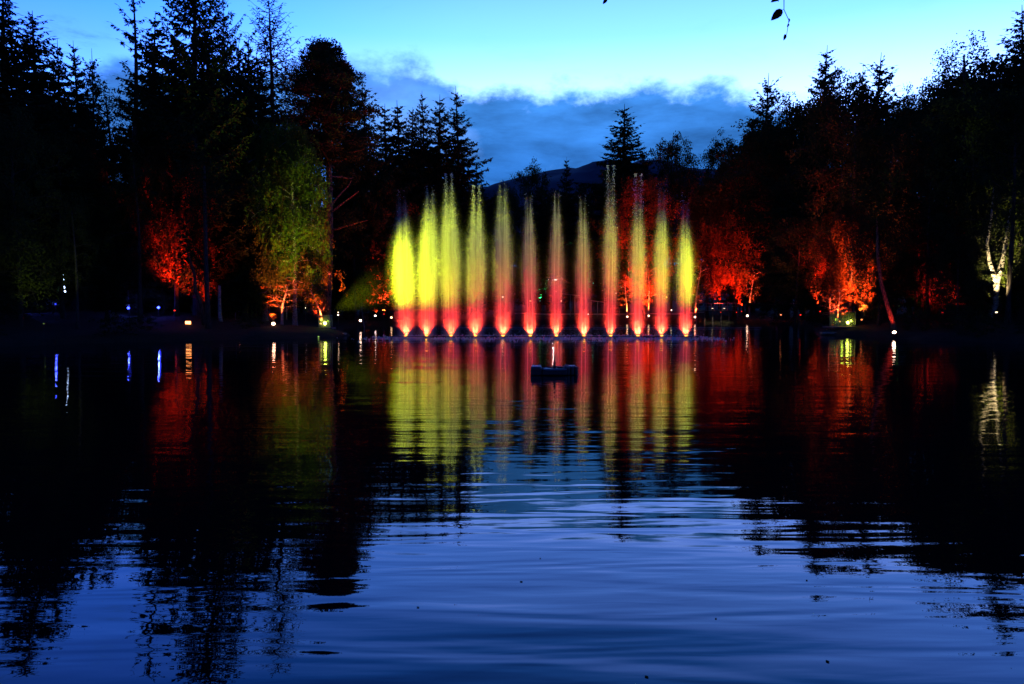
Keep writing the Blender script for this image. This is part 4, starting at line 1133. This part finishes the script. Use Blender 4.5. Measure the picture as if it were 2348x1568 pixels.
# path along the far bank
m_ = MB(); V = []; F = []
pts = [at(x_, 690 - (x_ - 1200) * .012, 108).x for x_ in range(1180, 1621, 20)]
for x_ in pts:
    for yy in (106.5, 108.3): V.append((x_, yy, gz(x_, yy) + .02))
for k in range(len(pts) - 1): F.append((2 * k, 2 * k + 2, 2 * k + 3, 2 * k + 1))
m_.add(V, F); tag(m_.build('path', M['stone']), kind='structure')
# kerb boards lit along the path
for (xa, ya, xb, yb, lab) in [(1285, 673, 1330, 678, 'upper lit timber edging behind the eighth jet'), (1318, 680, 1345, 684, 'middle lit timber edging behind the eighth jet'), (1355, 689, 1385, 693, 'lower lit timber edging behind the ninth jet'), (1400, 706, 1440, 706, 'longest lit timber edging near the far shore behind the tenth jet')]:
    Y_ = 104.5; a, b_ = at(xa, ya, Y_), at(xb, yb, Y_)
    m_ = MB(); m_.tube([a, b_], .07, 4); zg = gz((a.x + b_.x) / 2, Y_)
    for q in (a, (a + b_) / 2, b_): m_.box((q.x, q.y + .1, (q.z + zg) / 2 - .1), (.08, .08, max(.2, q.z - zg + .2)))
    tag(m_.build('timber_edging', M['stone']), lab, 'edging', 'lit timber edgings on the far bank')
light('light', 'SPOT', at(1330, 655, 103), at(1350, 690, 104.5), (1, .75, .35), 160, None, .1, 110).name = 'path_light'
# market stall with light bar
q = at(1268, 664, 112); root = empty('stall', (q.x, 112, gz(q.x, 112))); tag(root, 'white lit stall among the trees behind the seventh jet', 'stall')
hb = at(1268, 641, 112).z - gz(q.x, 112)
for sx in (-1, 1):
    for sy in (-1, 1):
        m_ = MB(); m_.box((sx * 1.3, sy * .9, hb / 2), (.08, .08, hb)); m_.build('post', M['grey_metal'], root)
m_ = MB(); m_.add([(-1.6, -1.1, hb), (1.6, -1.1, hb), (1.6, 1.1, hb), (-1.6, 1.1, hb), (-1.2, 0, hb + .7), (1.2, 0, hb + .7)], [(0, 1, 5, 4), (1, 2, 5), (2, 3, 4, 5), (3, 0, 4), (0, 3, 2, 1)]); m_.build('roof', M['canvas'], root)
m_ = MB(); m_.box((0, -.95, 1.0), (2.4, .5, .08)); m_.box((0, -.7, .5), (2.3, .06, .96)); m_.build('counter', M['wood'], root)
m_ = MB(); m_.box((-.2, -1.12, hb - .08), (1.5, .06, .12)); m_.build('light_bar', em((.95, 1, .95), 5), root)
light('light', 'POINT', (q.x, 111.2, gz(q.x, 112) + hb - .4), None, (.9, 1, .95), 160, root, .1)
# lamps on the far bank
gl_ = 'small lamps dotted along the far bank'
for px, py, Y, r_, c, s__, lab in [
    (1151.5, 681.5, 104, .26, (1, .92, .75), 14, 'brightest round white lamp, in the foot of the fifth jet'),
    (1136, 704, 103, .14, (1, .8, .6), 5, 'pale lamp low on the far bank left of the fifth jet'),
    (1254, 645, 113, .10, (.9, 1, .95), 5, 'left small white lamp beside the lit stall'),
    (1285, 644, 113, .12, (1, .9, .8), 5, 'right small white lamp beside the lit stall'),
    (1275, 668, 110, .12, (1, .85, .95), 6, 'white lamp low in front of the lit stall'),
    (1268, 628, 116, .09, (1, .95, .85), 4, 'white lamp above the stall roof'),
    (1232, 650, 112, .14, (.5, 1, .85), 1.2, 'dim teal lamp left of the lit stall'),
    (1360, 648, 112, .22, (.08, 1, .6), 3.0, 'largest teal green lamp between the eighth and ninth jets'),
    (1374, 647, 112, .13, (1, .8, .65), 2.5, 'pale pink lamp right of the teal green one'),
    (1398, 636, 112, .10, (1, .8, .6), 4, 'warm lamp high inside the ninth jet'),
    (1415, 638, 112, .16, (.3, .45, 1), 1.5, 'dim blue lamp right of the ninth jet'),
    (1417, 650, 112, .13, (.5, .6, 1), 3, 'blue white lamp right of the ninth jet'),
    (1424, 658, 110, .13, (.2, 1, .7), 4, 'small green lamp left of the tenth jet'),
    (1412, 672, 108, .10, (.9, .95, 1), 4, 'tiny white lamp under the blue ones by the ninth jet'),
    (1452, 659, 110, .15, (.4, .75, 1), 3, 'blue lamp seen through the tenth jet, left one'),
    (1474, 662, 110, .26, (.4, .75, 1), 5, 'large blue white lamp seen at the right of the tenth jet'),
    (1528, 681, 105, .14, (1, .5, .08), 5, 'orange lamp beside the eleventh jet'),
    (1539, 711, 102, .16, (1, .85, .6), 6, 'warm white lamp between the last two jets'),
    (1348, 720, 101, .13, (1, .6, .45), 8, 'small pinkish lamp low at the right of the eighth jet'),
    (700, 706, 62, .06, (1, .95, .8), 4, 'tiny white lamp between the green birch and the left cabinet'),
    (775, 716, 62, .08, (1, .7, .4), 5, 'small orange lamp at the foot of the pine trunk'),
]:
    r_ *= .5; q = at(px, py, Y); root = empty('garden_lamp', q); tag(root, lab, 'lamp', gl_)
    m_ = MB(); m_.lathe([(r_ * .3, -r_), (r_ * .85, -r_ * .6), (r_, 0), (r_ * .85, r_ * .6), (r_ * .3, r_)], 10); m_.build('bulb', em(c, s__), root)
    m_ = MB(); m_.tube([(0, 0, min(-.3, gz(q.x, q.y) - q.z) - .1), (0, 0, -r_ * .95)], .03, 5); m_.build('pole', M['dark_metal'], root)
# warm light on the grass behind the right bank and a wire fence
q = at(1800, 712, 74); root = empty('wire_fence', (q.x - 1, 76, gz(q.x, 76))); tag(root, 'low wire fence before the dim yellow glow on the right bank', 'fence')
for k in range(5):
    m_ = MB(); m_.tube([(k * 1.6, 0, -.2), (k * 1.6, 0, 1.1)], .04, 6); m_.build('post', M['wood'], root)
for zz in (.5, 1.0):
    m_ = MB(); m_.tube([(0, -.05, zz), (6.4, -.05, zz)], .012, 4); m_.build('wire', M['grey_metal'], root)
spotlight((q.x + 1, 75, gz(q.x + 1, 75) + .15), (q.x + 3, 82, gz(q.x + 3, 82) + .3), (1, .6, .08), 900, 'dim yellow lamp on the grass behind the low wire fence', 'yellow ground lamps', ((1, .7, .2), 1), .06, 110)
q = at(500, 703, 60); root = empty('wire_fence', (q.x, 60, gz(q.x, 60))); tag(root, 'faint post and wire fence among trunks at the left', 'fence')
for k in range(5):
    m_ = MB(); m_.tube([(k * 1.5, 0, -.2), (k * 1.5, 0, 1.0)], .035, 6); m_.build('post', M['grey_metal'], root)
for zz in (.55, .95):
    m_ = MB(); m_.tube([(0, -.05, zz), (6.0, -.05, zz)], .012, 4); m_.build('wire', M['grey_metal'], root)
# landing slab by the right cabinet
q = at(1935, 768, 54); m_ = MB(); m_.box((q.x, 54.1, .18), (3.6, .5, .16), 0, .03); tag(m_.build('landing_slab', M['stone']), 'thin pale landing slab at the water under the right cabinet', 'slab')
q = at(770, 768, 53); m_ = MB(); m_.box((q.x, 53.0, .16), (1.6, .4, .14), 0, .03); tag(m_.build('landing_slab', M['stone']), 'thin landing slab at the water under the left cabinet', 'slab')

# ------------------------------------------------------------------ overhanging twigs with leaves, close to the camera
def leaf_mesh(L, W):
    m_ = MB(); V = []; F = []; K = 8
    for k in range(K + 1):
        s_ = k / K; wv = W * math.sin(math.pi * s_ ** .8) ** .8 * (1 + .06 * (k % 2)) + .0004
        zc = -.18 * L * s_ * s_
        V += [(-wv, L * s_, zc + wv * .35), (0, L * s_, zc), (wv, L * s_, zc + wv * .35)]
    for k in range(K):
        a = 3 * k; F += [(a, a + 1, a + 4, a + 3), (a + 1, a + 2, a + 5, a + 4)]
    V2 = [(x, y, z - .0006) for x, y, z in V]; n0 = len(V); F += [tuple(n0 + i for i in reversed(f)) for f in F[:]]
    m_.add(V + V2, F); return m_
def leaf_at(px, py, Y, L, ang, par, droop=0.4, yaw=0.0):
    o_ = leaf_mesh(L, L * .27).build('leaf', M['dry_leaf'], par, smooth=True)
    o_.location = at(px, py, Y) - par.location
    d = Vector((math.cos(ang), yaw, math.sin(ang))).normalized()
    n__ = Vector((0.35, -.8, .35)); n__ = (n__ - d * n__.dot(d)).normalized(); s__ = d.cross(n__)
    o_.rotation_euler = Matrix((s__, d, n__)).transposed().to_euler()
    return o_
D = 3.0
root = empty('hanging_twig', at(1798, -40, D)); tag(root, 'thin twig with a few brown leaves hanging into the top right of the sky', 'twig', 'twigs hanging from above')
o0 = root.location
m_ = MB(); m_.tube([at(1790, -160, D) - o0, at(1800, -60, D) - o0, at(1797, 0, D) - o0, at(1797, 22, D) - o0, at(1808, 46, D) - o0, at(1806, 62, D) - o0, at(1803, 80, D) - o0], [.0035, .003, .0018, .0016, .0014, .0012, .001], 6); m_.build('stem', M['bark'], root)
m_ = MB(); m_.tube([at(1797, 20, D) - o0, at(1792, 25, D) - o0], .001, 5); m_.build('leaf_stalk', M['bark'], root)
leaf_at(1793, 22, D, .060, R(223), root)
leaf_at(1800, 78, D, .026, R(262), root)
leaf_at(1808, 42, D, .016, R(285), root); leaf_at(1808, 54, D, .015, R(250), root)
leaf_at(1797, -8, D, .040, R(5), root); leaf_at(1790, -8, D, .045, R(205), root)
leaf_at(1774, -3, D, .025, R(-20), root)
root = empty('hanging_twig', at(1392, -40, D)); tag(root, 'single leaf tip on a twig just entering the top edge near the middle', 'twig', 'twigs hanging from above')
o0 = root.location
m_ = MB(); m_.tube([at(1420, -160, D) - o0, at(1400, -40, D) - o0, at(1391, -4, D) - o0], [.003, .002, .001], 6); m_.build('stem', M['bark'], root)
leaf_at(1391, -3, D, .026, R(232), root)
leaf_at(1390, -6, D, .018, R(185), root)
# the bough they hang from, above the frame
a, b_ = at(1300, -330, D + .3), at(2350, -170, D - .2)
m_ = MB(); m_.tube([a, (a * 2 + b_) / 3 + Vector((0, 0, .05)), (a + b_ * 2) / 3, b_, b_ + Vector((1.6, -1.2, -.4))], [.006, .012, .018, .03, .05], 8)
for (u_, v_) in [((1420, -160), (1405, -300)), ((1790, -160), (1770, -250))]:
    m_.tube([at(*u_, D), at(*v_, D + .1)], [.0035, .006], 6)
tag(m_.build('overhanging_bough', M['bark']), 'bough above the picture from which the leafy twigs hang', 'branch')

# bits of leaf on the near water
random.seed(12)
lf = None
spots = [(955, 1392), (1018, 1400), (1198, 1335), (1125, 1515), (1240, 1280), (1530, 1553), (1565, 1615), (1385, 1425), (1478, 1550), (1160, 1532), (965, 1668), (1228, 1685), (740, 1400), (1170, 882), (1390, 940), (1700, 880), (995, 868), (1335, 905), (820, 1190), (1050, 1238), (1850, 1330), (700, 1480), (1900, 1520), (1080, 1450), (1640, 1420), (1310, 1600)]
for k, (px, py) in enumerate(spots[::2]):
    dep = CAM_H * math.cos(PITCH) / ((py - 705) / FOC) if py > 705 else 50
    q = at(px, py, 1.0); tscale = -CAM_H / (q.z - CAM_H); P = Vector((q.x * tscale, tscale, .001))
    L_ = random.uniform(.02, .035) * (1 if tscale < 12 else 3)
    if lf is None: lf = leaf_mesh(1.0, .3).build('floating_leaf', M['dry_leaf']); o_ = lf
    else: o_ = lf.copy(); col.objects.link(o_)
    o_.location = P + Vector((0, 0, .003)); o_.scale = (L_, L_, L_ * .12); o_.rotation_euler = (0, 0, random.uniform(0, 6.28))
    tag(o_, 'tiny dead leaf floating on the dark water', 'leaf', 'dead leaves floating on the pond')
# any prototype never planted stays out of the scene
for k, root in PR.items():
    if k not in used:
        for ch in list(root.children): bpy.data.objects.remove(ch)
        bpy.data.objects.remove(root)
